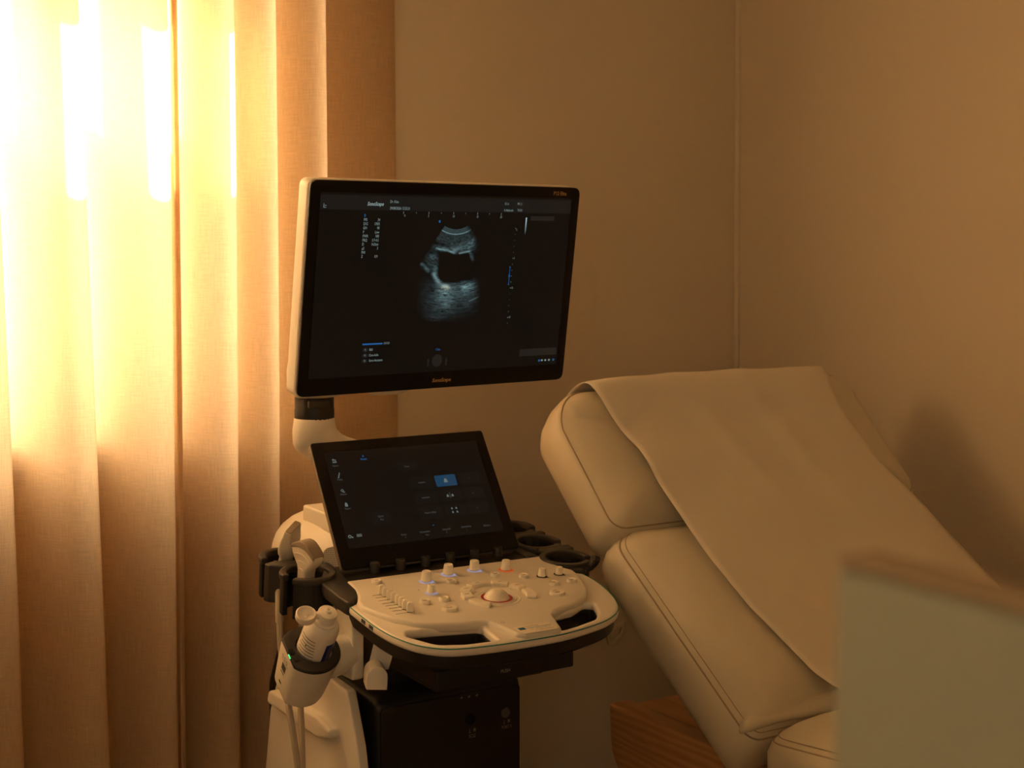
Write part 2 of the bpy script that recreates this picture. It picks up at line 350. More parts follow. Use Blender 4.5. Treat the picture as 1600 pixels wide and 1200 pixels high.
# ---------------------------------------------------------------- treatment bed
XL, XR = 1.44, 2.215
XM, BW = (XL+XR)/2, XR-XL
bed = thing('treatment_bed', (XM, 1.5, 0), 'cream leather treatment bed with raised back, standing beside the right wall', 'treatment bed')
def rrect(x0, x1, s0, s1, r, n=7):
    rs = r if isinstance(r, tuple) else (r,)*4
    out = []
    for (cx, cs, a0, rr) in ((x1-rs[0], s0+rs[0], -90, rs[0]), (x1-rs[1], s1-rs[1], 0, rs[1]), (x0+rs[2], s1-rs[2], 90, rs[2]), (x0+rs[3], s0+rs[3], 180, rs[3])):
        for k in range(n+1):
            a = R(a0+90*k/n); out.append((cx+rr*math.cos(a), cs+rr*math.sin(a)))
    return out
def cushion(name, org, ang, s0, s1, thick, edge, bulge, rad, curl=0):
    """upholstered block on the slope ANG from ORG (y, z); edge = height of the piped rim, bulge = crown above it"""
    ca, sa = math.cos(ang), math.sin(ang)
    def W(x, s, m):
        t = max(0, min(1, (s-.20)/.12)); m += curl*t*t*(3-2*t)*max(0, min(1, (m-edge+.08)/.06))
        return Vector((x, org[0]+s*ca-m*sa, org[1]+s*sa+m*ca))
    def ring(inset, m):
        rs = tuple(max(.012, r-inset*.6) for r in rad)
        return [W(x, s, m) for x, s in rrect(XL+inset, XR-inset, s0+inset*.8, s1-inset*.8, rs)]
    E_, B_ = edge, bulge
    lv = [(.05, edge-thick), (.022, edge-thick+.006), (.008, edge-thick+.022), (.0, edge-thick*.6), (-.002, edge-thick*.35), (.004, edge-.010), (.010, edge-.001), (.013, edge+.001),
          (.020, edge+B_*.24), (.035, edge+B_*.50), (.06, edge+B_*.74), (.09, edge+B_*.88), (.13, edge+B_*.97), (.17, edge+B_)]
    lim = min(.17, (s1-s0)/1.6*.55); lv = [(i, m) for i, m in lv if i <= lim]
    bm = loft(new_bm(), [ring(i, m) for i, m in lv])
    o = link(name, bm, M_leather, bed, smooth=60)
    link('piping', tube(ring(.0115, edge+.0002), .0014, 6, True), M_seam, o)
    if name != 'headrest_cushion': link('stitching', tube(ring(.0185, edge+B_*.20), .0008, 5, True), M_seam, o)
    return o, W
A1, A2 = math.atan2(.669, .743), R(34.6)
o1, W1 = cushion('headrest_cushion', (1.948, .929), A1, .006, .318, .100, -.040, .038, (.035, .060, .075, .035), .030)
o2, W2 = cushion('backrest_cushion', (1.627, .652), A2, -.010, .455, .098, -.012, .048, (.030, .055, .055, .030))
# seat: runs from the fold towards the foot end, rising slightly
def seat():
    ca, sa = math.cos(R(-6.5)), math.sin(R(-6.5)); org = (.72, .757)
    W = lambda x, s, m: Vector((x, org[0]+s*ca-m*sa, org[1]+s*sa+m*ca))
    def ring(inset, m): return [W(x, s, m) for x, s in rrect(XL+inset, XR-inset, inset*.8, .905-inset*.5, (.05, .05, .05, .05))]
    t = .10; E_ = -.004; B_ = .035
    lv = [(.05, E_-t), (.02, E_-t+.008), (.004, E_-t+.03), (0, E_-t*.5), (.002, E_-.016), (.010, E_-.001), (.014, E_+.001), (.022, E_+B_*.25), (.04, E_+B_*.5), (.07, E_+B_*.75), (.12, E_+B_*.95), (.17, E_+B_)]
    o = link('seat_cushion', loft(new_bm(), [ring(i, m) for i, m in lv]), M_leather, bed, smooth=60)
    link('piping', tube(ring(.012, E_+.0002), .0014, 6, True), M_seam, o); link('stitching', tube(ring(.019, E_+B_*.22), .0009, 5, True), M_seam, o)
    return W
W3 = seat()
# soft gathered fold of leather where back and seat meet
def gather():
    bm = new_bm(); rings = []
    for i in range(41):
        t = i/40; x = XL+.004+t*(BW-.008); a = math.sin(math.pi*t)**.25
        c = Vector((x, 1.648+.006*math.sin(t*19), .655+.018*a)); ry, rz = .030*a+.004, (.014+.003*math.sin(t*31+1))*a+.003
        rings.append([c+Vector((0, ry*math.cos(k*math.pi/6), rz*math.sin(k*math.pi/6))) for k in range(12)])
    return loft(bm, rings)
link('leather_fold', gather(), M_leather, bed, smooth=80)
link('bed_frame', bx((XL+.06, 1.62, .44), (XR-.06, 1.665, .57), .006), M_dmetal, bed)
def slant(o_, W, s0, s1, m0, m1, xa, xb):
    bm = new_bm(); c = [[W(x, s, m) for x in (xa, xb) for m in (m0, m1)] for s in (s0, s1)]
    v = [[bm.verts.new(p) for p in r] for r in c]
    for q in ((0, 1, 3, 2),): bm.faces.new([v[0][k] for k in q]); bm.faces.new([v[1][k] for k in q][::-1])
    for a, b_ in ((0, 1), (1, 3), (3, 2), (2, 0)): bm.faces.new((v[0][a], v[0][b_], v[1][b_], v[1][a]))
    return bm
link('backrest_board', slant(o2, W2, .02, .40, -.122, -.108, XL+.05, XR-.05), M_dmetal, bed)
link('headrest_board', slant(o1, W1, .03, .27, -.154, -.139, XL+.06, XR-.06), M_dmetal, bed)
link('hinge_bar', tube([W1(XL+.08, .02, -.150), W1(XL+.08, .17, -.150), W1(XL+.08, .175, -.13)], .007, 8), M_dmetal, bed)
# wooden body with a rounded rear corner
pr = round_poly([(2.062, .578), (2.055, .47), (1.96, .43), (.85, .43), (.85, .60), (1.4, .592)], [.006, .075, .06, .03, .01, .01])
wb = link('wooden_base', solid([pr], 0, .045, .004, frame_mat((1.495, 0, 0), (0, 1, 0), (0, 0, 1))), M_wood, bed)
link('wooden_base', solid([pr], 0, .045, .004, frame_mat((2.10, 0, 0), (0, 1, 0), (0, 0, 1))), M_wood, bed)
link('wooden_shelf', bx((1.535, .86, .545), (2.11, 2.055, .570), .003), M_wood, bed)
link('pedestal', bx((1.60, .95, 0), (2.05, 1.95, .548), .01), M_wood, bed)

# paper sheet over the bed
CROWN = [(0, 0), (.020, .24), (.035, .50), (.06, .74), (.09, .88), (.13, .97), (.17, 1), (9, 1)]
def crown(d):
    for (a, p), (b_, q) in zip(CROWN, CROWN[1:]):
        if d <= b_: return p+(q-p)*max(0, d-a)/(b_-a)
    return 1
def paper():
    prof = []
    e1, b1, e2, b2 = -.040, .038, -.012, .048
    P1 = lambda s, m: Vector((0, *W1(0, s, m)[1:])); P2 = lambda s, m: Vector((0, *W2(0, s, m)[1:])); P3 = lambda s, m: Vector((0, *W3(0, s, m)[1:]))
    key = [P1(.322, -.085), P1(.324, -.050), P1(.312, -.014), P1(.280, .001), P1(.20, .0055), P1(.12, .0055), P1(.065, .001), P2(.345, .0445), P2(.28, .0425), P2(.18, .0425), P2(.10, .043), P2(.05, .046),
           P2(.0, .064), P3(.80, .045), P3(.70, .0365), P3(.5, .036), P3(.3, .036)]
    pc = catmull(key, 8); bm = new_bm(); NX = 44; L = 0; rows = []; N = len(pc)
    for i, p in enumerate(pc):
        if i: L += (p-pc[i-1]).length
        # side edges wander as in the photo: the sheet slips to the right lower down
        t = L/1.25
        xl = 1.487+.070*min(1, L/.25)+.05*max(0, L-.36)+.14*max(0, L-.62)+.002*math.sin(L*21)
        xr = 2.135-.034*math.sin(math.pi*min(1, L/.46))+.03*max(0, L-.40)-.002*math.sin(L*17)
        tg = (pc[min(N-1, i+1)]-pc[max(0, i-1)]).normalized(); nm = Vector((0, -tg.z, tg.y)); nm = nm if nm.z > 0 or i < 8 else -nm
        if i < 12: nm = Vector((0, abs(nm.y)*.6, abs(nm.z)+.05)).normalized()
        row = []
        for k in range(NX+1):
            u = k/NX; x = xl+(xr-xl)*u
            h = noise.noise((x*5+L*2, L*7, 3))*.0036+noise.noise((x*16-L*9, L*6, 9))*.0011+.0052
            h += .0050*math.exp(-((u-.35-.25*(L-.1))/.05)**2)*math.exp(-((L-.25)/.18)**2)+.0055*math.exp(-((u-.62-.2*(L-.1))/.05)**2)*math.exp(-((L-.25)/.18)**2)
            if L < .06: h *= L/.06*.7+.3
            # keep the sheet on the cushion near its sides, where the crown falls away
            h -= .037*(1-crown(min(x-XL, XR-x)))
            row.append(bm.verts.new(Vector((x, p.y, p.z))+nm*h))
        rows.append(row)
    for a, b_ in zip(rows, rows[1:]):
        for k in range(NX): bm.faces.new((a[k], a[k+1], b_[k+1], b_[k]))
    return bm
pm = link('paper_sheet', paper(), M_paper, smooth=180)
sm_ = pm.modifiers.new('thickness', 'SOLIDIFY'); sm_.thickness = .0012; sm_.offset = 1
tag(pm, 'crinkled paper sheet lying over the headrest and backrest of the treatment bed', 'paper sheet')

# ---------------------------------------------------------------- foreground panel
pn = thing('partition_panel', (.4055, .05, 0), 'blurred grey-green panel standing close in the right foreground, in front of the bed', 'panel')
Lx = .3955
Mp = Matrix.Translation((Lx, 0, 1.281)) @ Matrix.Rotation(R(1.4), 4, 'Y') @ Matrix.Translation((-Lx, 0, -1.281))
b = bx((Lx, -.75, .02), (Lx+.022, .397, 1.276), .003); b.transform(Mp); link('panel_board', b, M_slab, pn)
b = bx((Lx, -.75, 1.2765), (Lx+.022, .397, 1.281), .0015); b.transform(Mp); link('top_edging', b, M_slabtop, pn)
for y in (-.62, .27): link('foot', bx((Lx-.17, y-.03, 0), (Lx+.15, y+.03, .024), .006), M_dmetal, pn)

# ---------------------------------------------------------------- ultrasound machine
CXM = 1.127
us = thing('ultrasound_machine', (CXM, 2.15, 0), 'cream and black ultrasound cart with two dark screens, in front of the curtain and bed', 'ultrasound machine')
K = Matrix.Translation((CXM, 1.9, .862)) @ Matrix.Rotation(math.atan(.1), 4, 'X')      # console plane
KI = lambda u, v, w_=0: K @ Vector((u, v, w_))
KD = K @ Matrix.Translation((-.0035, -.006, .0022)); KJ = lambda u, v, w_=0: KD @ Vector((u, v, w_))
# -- console
rim = catmull([(-.207, .026), (-.209, -.032), (-.209, -.076), (-.204, -.117), (-.191, -.154), (-.171, -.178), (-.147, -.191), (-.105, -.199), (-.049, -.203), (.022, -.203), (.09, -.190), (.13, -.174), (.159, -.151), (.179, -.121), (.195, -.077), (.207, -.02), (.208, .020)], 5)
rim = [(p[0], p[1]+.006*max(0, min(1, -p[1]/.12))) for p in rim]
OFS = -1                                            # outward is to the right of this path's direction
def offs(pts, d):
    out = []; N = len(pts)
    for i in range(N):
        a, b_ = Vector(pts[max(0, i-1)]), Vector(pts[min(N-1, i+1)]); t = (b_-a).normalized(); out.append((pts[i][0]-t.y*d*OFS, pts[i][1]+t.x*d*OFS))
    return out
rear_r = [(.200, .032), (.190, .052), (.186, .075), (.190, .115)]
rear_l = [(-.171, .121), (-.175, .085), (-.186, .050), (-.196, .036)]
hl = round_poly([(-.190, -.118), (-.182, -.101), (-.142, -.108), (-.076, -.122), (-.072, -.130), (-.078, -.184), (-.128, -.179), (-.166, -.165)], [.008, .010, .03, .008, .004, .004, .03, .03])
hr = round_poly([(.044, -.128), (.094, -.121), (.132, -.099), (.143, -.106), (.126, -.144), (.104, -.168), (.058, -.182), (.028, -.188)], [.006, .03, .012, .012, .03, .03, .03, .004])
full = offs(rim, .004)+rear_r+rear_l
console = link('control_console', solid([full, hl, hr], -.018, -.0038, .0055, K), M_white, us)
# raised deck with the controls
deck = [(-.171, .121), (-.174, .085), (-.184, .052), (-.196, .030), (-.2005, .004), (-.192, -.026), (-.178, -.062), (-.155, -.092), (-.126, -.106), (-.095, -.116), (-.060, -.121), (-.052, -.150), (-.046, -.183), (-.035, -.192), (.026, -.193), (.036, -.165), (.046, -.136), (.060, -.122),
        (.104, -.110), (.140, -.090), (.164, -.060), (.182, -.020), (.193, .012), (.197, .030), (.188, .050), (.184, .075), (.188, .115)]
deck = round_poly(deck, [.004, .01, .01, .01, .02, .02, .03, .04, .04, .04, .012, .03, .01, .008, .008, .02, .014, .03, .04, .03, .04, .04, .02, .01, .01, .01, .004], 4)
link('console_deck', solid([deck], -.014, .0015, .0045, KD), M_white, console)
under = [(p[0]*.985, p[1]*.985) for p in offs(rim, .001)]+[(.190, .13), (-.172, .13)]
hl2 = [(p[0]*.99-.001, p[1]*.99) for p in hl]; hr2 = [(p[0]*.99+.001, p[1]*.99) for p in hr]
link('console_underside', solid([under, hl2, hr2], -.040, -.0145, .006, K), M_black, us)
link('underside_core', bx((CXM-.165, 1.80, .80), (CXM+.165, 2.06, .838), .008), M_black, us)
link('teal_stripe', tube([(p[0], p[1], -.0056) for p in offs(rim, .0032)], .0009, 6, M=K), M_teal, console)
link('rear_band', solid([round_poly([(-.171, .1215), (.190, .1155), (.200, .20), (-.165, .20)], .004)], -.018, -.0015, .002, K), M_black, us)
# usb ports on the left rim
for (u, v) in ((-.2125, -.026), (-.2128, -.052)):
    o = link('usb_port', solid([round_poly([(-.0065, -.003), (.0065, -.003), (.0065, .003), (-.0065, .003)], .0008)], -.002, .0012, .0003, K @ frame_mat((u, v, -.0105), (0, -1, 0), (0, 0, 1))), M_black, console)
    link('usb_tongue', solid([[(-.0050, .0002), (.0050, .0002), (.0050, .0018), (-.0050, .0018)]], 0, .0016, 0, K @ frame_mat((u, v, -.0105), (0, -1, 0), (0, 0, 1))), M_usb, console)
    link('usb_contact', solid([[(-.0054, -.0024), (.0054, -.0024), (.0054, -.0016), (-.0054, -.0016)]], 0, .0015, 0, K @ frame_mat((u, v, -.0105), (0, -1, 0), (0, 0, 1))), M_metal, console)
# knobs with light rings
def knob(u, v, r, h, ring=None):
    n = 36; prof = [(r*1.08, 0), (r*1.06, h*.12), (r*.98, h*.2), (r*.90, h*.85), (r*.84, h*.97), (r*.74, h), (r*.70, h*.94), (0.0005, h*.93)]
    bm = new_bm(); rings = []
    for q, (rr, z) in enumerate(prof):
        rings.append([KJ(u+rr*(1+(.02 if i % 2 and 1 < q < 5 else 0))*math.cos(2*math.pi*i/n), v+rr*(1+(.02 if i % 2 and 1 < q < 5 else 0))*math.sin(2*math.pi*i/n), .0035+z) for i in range(n)])
    o = link('knob', loft(bm, rings), M_white2, console, smooth=40)
    if ring is not None:
        bm = new_bm(); Mk = KD @ Matrix.Translation((u, v, .0018))
        fring(bm, 0, 0, r*1.0, r*1.42, Mk); a = R(-50)
        flat(bm, [(r*1.3*math.cos(a-.35), r*1.3*math.sin(a-.35)), (r*2.0*math.cos(a), r*2.0*math.sin(a)), (r*1.3*math.cos(a+.35), r*1.3*math.sin(a+.35))], Mk)
        link('indicator_ring', bm, ring, console, smooth=0)
    return o
for (u, v, r_, h_, rg) in ((-.057, .0692, .0082, .0155, M_led), (-.0076, .0866, .0082, .0155, M_led), (.0424, .089, .0080, .0150, M_led), (.0916, .0703, .0080, .0150, M_oled),
                           (-.0765, .0175, .0064, .0120, M_led), (.1277, .0179, .0062, .0120, M_dprint), (.1601, .0168, .0062, .0110, M_dprint)):
    knob(u, v, r_, h_, rg)
# round and oval push buttons
def button(u, v, rx, ry, h=.0054):
    prof = [(1.0, 0), (1.0, h*.6), (.94, h*.92), (.82, h), (.66, h*.95), (.5, h*.72), (.05, h*.68)]
    bm = loft(new_bm(), [[KJ(u+rx*a*math.cos(2*math.pi*i/28), v+ry*a*math.sin(2*math.pi*i/28), .0014+z) for i in range(28)] for a, z in prof])
    o = link('push_button', bm, M_white2, console, smooth=40)
    bm = frect(new_bm(), -rx*.36, -.0007, rx*.36, .0007, KD @ Matrix.Translation((u, v, .0014+h*.72)), .0003)
    link('button_mark', bm, M_dprint, console, smooth=0)
for (u, v) in ((-.1316, .0985), (-.0226, .0548), (-.1066, -.0143), (-.074, -.0156), (.0601, .0549), (.0997, .032), (.1244, -.0173), (.1592, -.0181)): button(u, v-.004, .0082, .0082)
for (u, v) in ((-.0874, -.0600), (.1029, -.0640)): button(u, v, .0125, .0110, .005)
# sliders
SL = [(-.1657, .0409), (-.1661, .0292), (-.1673, .0159), (-.168, .0026), (-.1684, -.0088), (-.1682, -.0203), (-.1694, -.0331), (-.170, -.0459)]
SP = [.0165, .0172, .0185, .020, .0215, .0210, .0220, .0235]
for (u, v), p in zip(SL, SP):
    bm = frect(new_bm(), 0, -.0008, .031, .0008, KD @ Matrix.Translation((u, v, .0015)), .0003, .0006); link('slider_slot', bm, M_dprint, console, smooth=0)
    prof = round_poly([(-.0052, 0), (.0052, 0), (.0046, .0150), (-.0046, .0150)], [.0005, .0005, .004, .004])
    link('slider_cap', solid([prof], -.0029, .0029, .0013, KD @ frame_mat((u+p, v+.0004, .0022), (.93, -.37, 0), (0, 0, 1))), M_white2, console)
# trackball and its ring of keys
TB = (.0068, -.0405)
link('trackball', lathe([(.0001, .0135)]+[(.0215*math.sin(a), .0215*math.cos(a)-.0075) for a in [R(6+d*7) for d in range(1, 11)]]+[(.0201, .0)], KD @ Matrix.Translation((*TB, .0016)), 40), M_white2, console)
link('trackball_ring', fring(new_bm(), *TB, .0205, .0247, KD, .0021, 44), M_rled, console, smooth=0)
bm = tube([(TB[0]+.0305*math.cos(2*math.pi*i/48), TB[1]+.0305*math.sin(2*math.pi*i/48), .0014) for i in range(48)], .0011, 6, True, M=KD); link('trackball_bezel', bm, M_white, console)
bm = tube([(TB[0]+.0365*math.cos(2*math.pi*i/48), TB[1]+.0365*math.sin(2*math.pi*i/48), .0010) for i in range(48)], .0012, 6, True, M=KD); link('trackball_bezel', bm, M_white, console)
KC = (.012, -.036)
for (a0, a1, ra, rb) in ((186, 226, .043, .058), (150, 176, .041, .058), (120, 146, .043, .060), (76, 114, .049, .062), (42, 70, .048, .062), (12, 36, .044, .061), (-34, 4, .044, .060)):
    p = arc(*KC, rb, R(a0), R(a1), 8)+arc(*KC, ra, R(a1), R(a0), 8)
    link('function_key', solid([round_poly(p, .002, 2)], .001, .0070, .0014, KD), M_white2, console)
    am = R((a0+a1)/2); rm = (ra+rb)/2; Mk = KD @ Matrix.Translation((KC[0]+rm*math.cos(am), KC[1]+rm*math.sin(am), .0070))
    if 20 < (a0+a1)/2 < 170: link('key_mark', frect(new_bm(), -.004, -.0006, .004, .0006, Mk, .0003), M_dprint, console, smooth=0)
link('power_mark', fring(new_bm(), -.0422, -.1389, .0026, .0032, KD, .0019), M_dprint, console, smooth=0)
link('deck_dot', fdisc(new_bm(), -.0879, .0371, .0014, .0012, KD, .0019), M_dprint, console, smooth=0)
# service sticker
st = link('sticker', solid([round_poly([(-.039, -.1920), (.021, -.1920), (.021, -.1625), (-.039, -.1625)], .002)], .0013, .0019, .0001, KD), M_stick, console)
link('sticker_logo', frect(new_bm(), -.0365, -.1780, -.0255, -.1690, KD, .0021), M_stickb, console, smooth=0)
b = new_bm()
text(b, 'Kieler Medizin', -.0235, -.1682, .0042, KD, .95, z=.0021); text(b, 'Tel.   +49 (0)40 3080 100', -.0195, -.1798, .0036, KD, .9, z=.0021); text(b, 'service@praxistechnik.de', -.0155, -.1856, .0034, KD, .9, z=.0021)
link('sticker_print', b, M_print, console, smooth=0)
link('sticker_rule', frect(new_bm(), -.0235, -.1752, .0195, -.1735, KD, .0021), M_stickl, console, smooth=0)

# -- touch panel
def screen_frame(c, yaw, tilt):
    yaw, tilt = R(yaw), R(tilt); r = Vector((math.cos(yaw), math.sin(yaw), 0)); n = Vector((-math.sin(yaw), math.cos(yaw), 0)); up = n*math.sin(tilt)+Vector((0, 0, 1))*math.cos(tilt)
    return frame_mat(c, r, up)
T = screen_frame((1.1295, 2.1127, .9791), -.95, 34.79)
def mmrect(x0, y0, x1, y1, r): return round_poly([(x0, y0), (x1, y0), (x1, y1), (x0, y1)], r)
tp = link('touch_panel', solid([mmrect(-.165, -.1142, .165, .1142, .006)], -.013, -.0030, .002, T), M_edge, us)
link('panel_bezel', solid([mmrect(-.165, -.1142, .165, .1142, .006)], -.0036, 0, .0012, T), M_glossblack, tp)
link('touch_screen', frect(new_bm(), -.1455, -.0797, .1455, .0945, T, .0003), M_tscreen, tp, smooth=0)
mm = .001
for (xa, ya, xb, yb) in ((-20, 49, 18, 66), (-4, 13, 40, 35), (-4, -15, 40, 7), (-4, -43, 40, -21), (46, -15, 86, 7), (46, -43, 86, -21), (90, 13, 130, 35), (90, -15, 130, 7), (90, -43, 130, -21), (-92, -44, -58, -20)):
    b = frect(new_bm(), xa*mm, ya*mm, xb*mm, yb*mm, T, .0005, .002)
    link('screen_key', b, M_key, tp, smooth=0)
b = frect(new_bm(), 43.4*mm, 13*mm, 83.8*mm, 34.2*mm, T, .0005, .0015); link('active_key', b, M_bluekey, tp, smooth=0)
b = new_bm()
def tri(b, x, y, s, Tm=T): flat(b, round_poly([(x-s, y-s*.8), (x+s, y-s*.8), (x+s*.35, y+s), (x-s*.35, y+s)], s*.3, 2), Tm, .0007)
tri(b, .0631, .0234, .0042)
for (x, y) in ((58.5, -5), (68, -5)): tri(b, x*mm, y*mm, .0026)
frect(b, .0629, -.0095, .0634, .0005, T, .0007)
for (x, y) in ((59, -29), (67.5, -29), (59, -36), (67.5, -36)): tri(b, x*mm, y*mm, .0020)
# side-bar icons: patient, probe, review, report, settings, keyboard
frect(b, -.1345, .0745, -.1270, .0765, T, .0007); fdisc(b, -.1325, .0800, .0017, .0020, T, .0007); frect(b, -.1300, .0775, -.1278, .0805, T, .0007)
flat(b, [(-.1325, .0455), (-.1300, .0465), (-.1265, .0560), (-.1280, .0560)], T, .0007)
fring(b, -.1305, .0232, .0018, .0032, T, .0007, 4, .9); frect(b, -.1300, .0195, -.1262, .0208, T, .0007)
frect(b, -.1325, -.0062, -.1275, -.0010, T, .0007, .001); fdisc(b, -.1300, -.0005, .0018, .0018, T, .0007)
fring(b, -.1385, -.0590, .0016, .0030, T, .0007); fdisc(b, -.1340, -.0608, .0013, .0013, T, .0007)
link('screen_icon', b, M_icon, tp, smooth=0)
b = frect(new_bm(), -.1262, -.0612, -.1170, -.0560, T, .0007, .0006)
TX = lambda s, x, y, h, sx=.85, al='CENTER', bb=b: text(bb, s, x*mm, y*mm, h*mm, T, sx, al, z=.0007)
for s_, x, y in (('Patient', -130.5, 68.8), ('Probe', -129.5, 43), ('Review', -129.5, 16.4), ('Report', -129, -9.8)): TX(s_, x, y, 4.6)
TX('Quick', -75, -29.5, 5); TX('Aus', -74, -35.2, 5)
for s_, x, y in (('Tissue', -2.3, 56.4), ('Intuition', 17.5, 24.1), ('Loeschen', 16.4, -4.2), ('Ansicht (Alle)', 16.5, -32.3), ('Power', -42.8, -66.4), ('2', -41.5, -71.5), ('Dynamikber.', -3.2, -65.4), ('Aus', -1, -71.2), ('Graustufe', 37.5, -65.3), ('5', 36.5, -70.8), ('Zeilendichte', 75.2, -64.8), ('1', 75, -70.5), ('B-Seite 1', 115.9, -66.9), ('>', 109.2, 23.4), ('L', 108.5, -4.2), ('L', 108.3, -32.3)): TX(s_, x, y, 4.6)
link('screen_text', b, M_dimtxt, tp, smooth=0)
b = new_bm(); text(b, 'Breast', -.0772, .0770, .0046, T, .95, 'CENTER', bold=.00008, z=.0007); fdisc(b, -.0769, .0826, .0013, .0016, T, .0007); flat(b, [(.0135, -.0550), (.0173, -.0550), (.0154, -.0570)], T, .0007)
link('screen_highlight', b, M_blue, tp, smooth=0)
# hinge block under the panel and black rotary switches in front of it
link('panel_hinge', bx((CXM-.11, 2.085, .872), (CXM+.11, 2.16, .93), .01), M_black, us)
for i in range(6):
    u = -.108+i*.0465; v = .150
    link('rotary_switch', lathe([(.0088, 0), (.0086, .004), (.0080, .0145), (.0074, .016), (.0005, .016)], K @ Matrix.Translation((u, v, -.0012)), 20), M_black2, us)

# -- monitor
D = screen_frame((1.1348, 2.0168, 1.3348), 4.23, -8.49)
mon = link('monitor', solid([mmrect(-.2605, -.1690, .2605, .1690, .014)], -.040, -.0055, .007, D), M_white, us)
link('monitor_bezel', solid([mmrect(-.2598, -.1683, .2598, .1683, .0135)], -.0075, 0, .0015, D), M_glossblack, mon)
link('screen', frect(new_bm(), -.2424, -.1400, .2420, .1500, D, .0003), M_screen, mon, smooth=0)
link('status_band', frect(new_bm(), -.2424, .1238, .2420, .1465, D, .0004), M_band, mon, smooth=0)
b = new_bm()
for q in ((-.2436, -.1412, -.2424, .1512), (.2420, -.1412, .2434, .1512), (-.2436, .1500, .2434, .1514), (-.2436, -.1414, .2434, -.1400)): frect(b, *q, D, .0006)
link('screen_gasket', b, M_glossblack, mon, smooth=0)
b = new_bm()
DX = lambda s, x, y, h, sx=.72, al='LEFT', sh=0, bb=None, bo=0: text(bb or b, s, x*mm, y*mm, h*mm, D, sx, al, sh, bo, z=.0006)
DX('SonoScape', -160, 133.4, 8.0, .84, sh=.25, bo=.00022)
DX('Dr. Kieu', -119.2, 137.6, 6.3, .72); DX('29/08/2026 12:32:31', -118.9, 127.2, 6.3, .72)
for i, (x, y) in enumerate(((-93.1, 120.9), (-69.4, 121), (-45.7, 121.1), (-22, 121.2), (1.8, 121.3), (25.2, 121.3), (48.8, 121.4), (72.6, 121.2), (96.5, 121))): frect(b, (x-.35)*mm, (y-(2 if i % 2 == 0 else 1.2))*mm, (x+.35)*mm, (y+(1.6 if i % 2 == 0 else 1))*mm, D, .0006)
for s_, x in (('0', -90.5), ('5', -46), ('10', 2), ('15', 49), ('20', 96.5)): DX(s_, x, 115.9, 5.2, .72, 'CENTER')
rows = ('FPS', 'D/G', 'GN', 'P', 'PWR', 'FRQ', 'D', '\u00b5S', 'PHI', 'Z'); vals = ('24', '170/5', '90', 'Low', '100', '3.7-4.5', '16.0cm', '3', '', '0.9')
for i, (a_, v_) in enumerate(zip(rows, vals)):
    y = 108.6-i*6.4; DX(a_, -164.5, y, 6.2, .74)
    if v_: DX(v_, -135, y, 6.2, .72, 'RIGHT')
DX('SC-A', 102, 138, 5.6, .7); DX('MI 1.1', 128, 138.4, 5.6, .7); DX('K-Abd/urolo', 101.6, 127.4, 5.6, .66); DX('TIS 0.1', 128.6, 127.8, 5.6, .7)
for i in range(17):
    y = 97.4-i*10.08; frect(b, (128.4-(.9 if i % 5 == 0 else .45))*mm, (y-.45)*mm, (128.4+(.9 if i % 5 == 0 else .45))*mm, (y+.45)*mm, D, .0006)
for s_, y in (('0', 94.8), ('5', 47), ('10', -3.4), ('15', -53.6)): DX(s_, 130.2, y, 4.8, .7)
DX('121/121', -112, -88.6, 5, .7); DX('Bild', -137.4, -98, 5.6, .74); DX('Cine-Aufn.', -137.4, -107, 5.6, .74); DX('Sono-Assistent', -136.8, -115.6, 5.6, .74)
for s_, y in (('P1', -98), ('P2', -107), ('P3', -115.8)): DX(s_, -144.6, y, 4, .7, 'CENTER')
frect(b, -.2362, .1265, -.2354, .1330, D, .0006); frect(b, -.2362, .1265, -.2315, .1272, D, .0006); frect(b, -.2345, .1295, -.2310, .1302, D, .0006)
for x in (209.5, 217, 225): frect(b, (x-1.8)*mm, -.1330, (x+1.8)*mm, -.1300, D, .0006, .0006)
link('screen_text', b, M_txt, mon, smooth=0)
b = new_bm(); text(b, 'B', -.1641, .1152, .0062, D, .8, 'LEFT', 0, .00015, z=.0006); DX('Cine', -11.8, -103, 5.8, .8, bb=b); frect(b, -.1506, -.0900, -.1137, -.0877, D, .0006)
frect(b, .1235, .0025, .1243, .0328, D, .0006); fring(b, .1239, .0172, .0012, .0020, D, .0006); frect(b, .1224, .0318, .1254, .0330, D, .0006); frect(b, .1224, .0020, .1254, .0032, D, .0006); fdisc(b, -.0240, .1075, .0017, .0022, D, .0006)
for x in (203.5, 234.5): frect(b, (x-1.8)*mm, -.1335, (x+1.8)*mm, -.1300, D, .0006, .0006)
link('screen_highlight', b, M_blue, mon, smooth=0)
b = fdisc(new_bm(), -.0075, -.1215, .0100, .0105, D, .0005); fring(b, -.0075, -.1215, .0055, .0065, D, .0007); frect(b, -.0262, -.1305, -.0228, -.1175, D, .0005, .0015); frect(b, .0090, -.1305, .0124, -.1175, D, .0005, .0015)
for y in (-98, -107, -115.8): fdisc(b, -.1446, y*mm, .0052, .0036, D, .0005)
frect(b, .160, -.1225, .2395, -.1100, D, .0005, .001); frect(b, .158, .1110, .208, .1185, D, .0005, .001)
link('screen_icon', b, M_faint, mon, smooth=0)
b = new_bm(); DX('SonoScape', -14.3, -155, 8.6, .98, sh=.25, bb=b, bo=.00022); DX('P12 Elite', 201.8, 157.6, 8.8, .90, bb=b, bo=.0001); link('bezel_lettering', b, M_gold, mon, smooth=0)
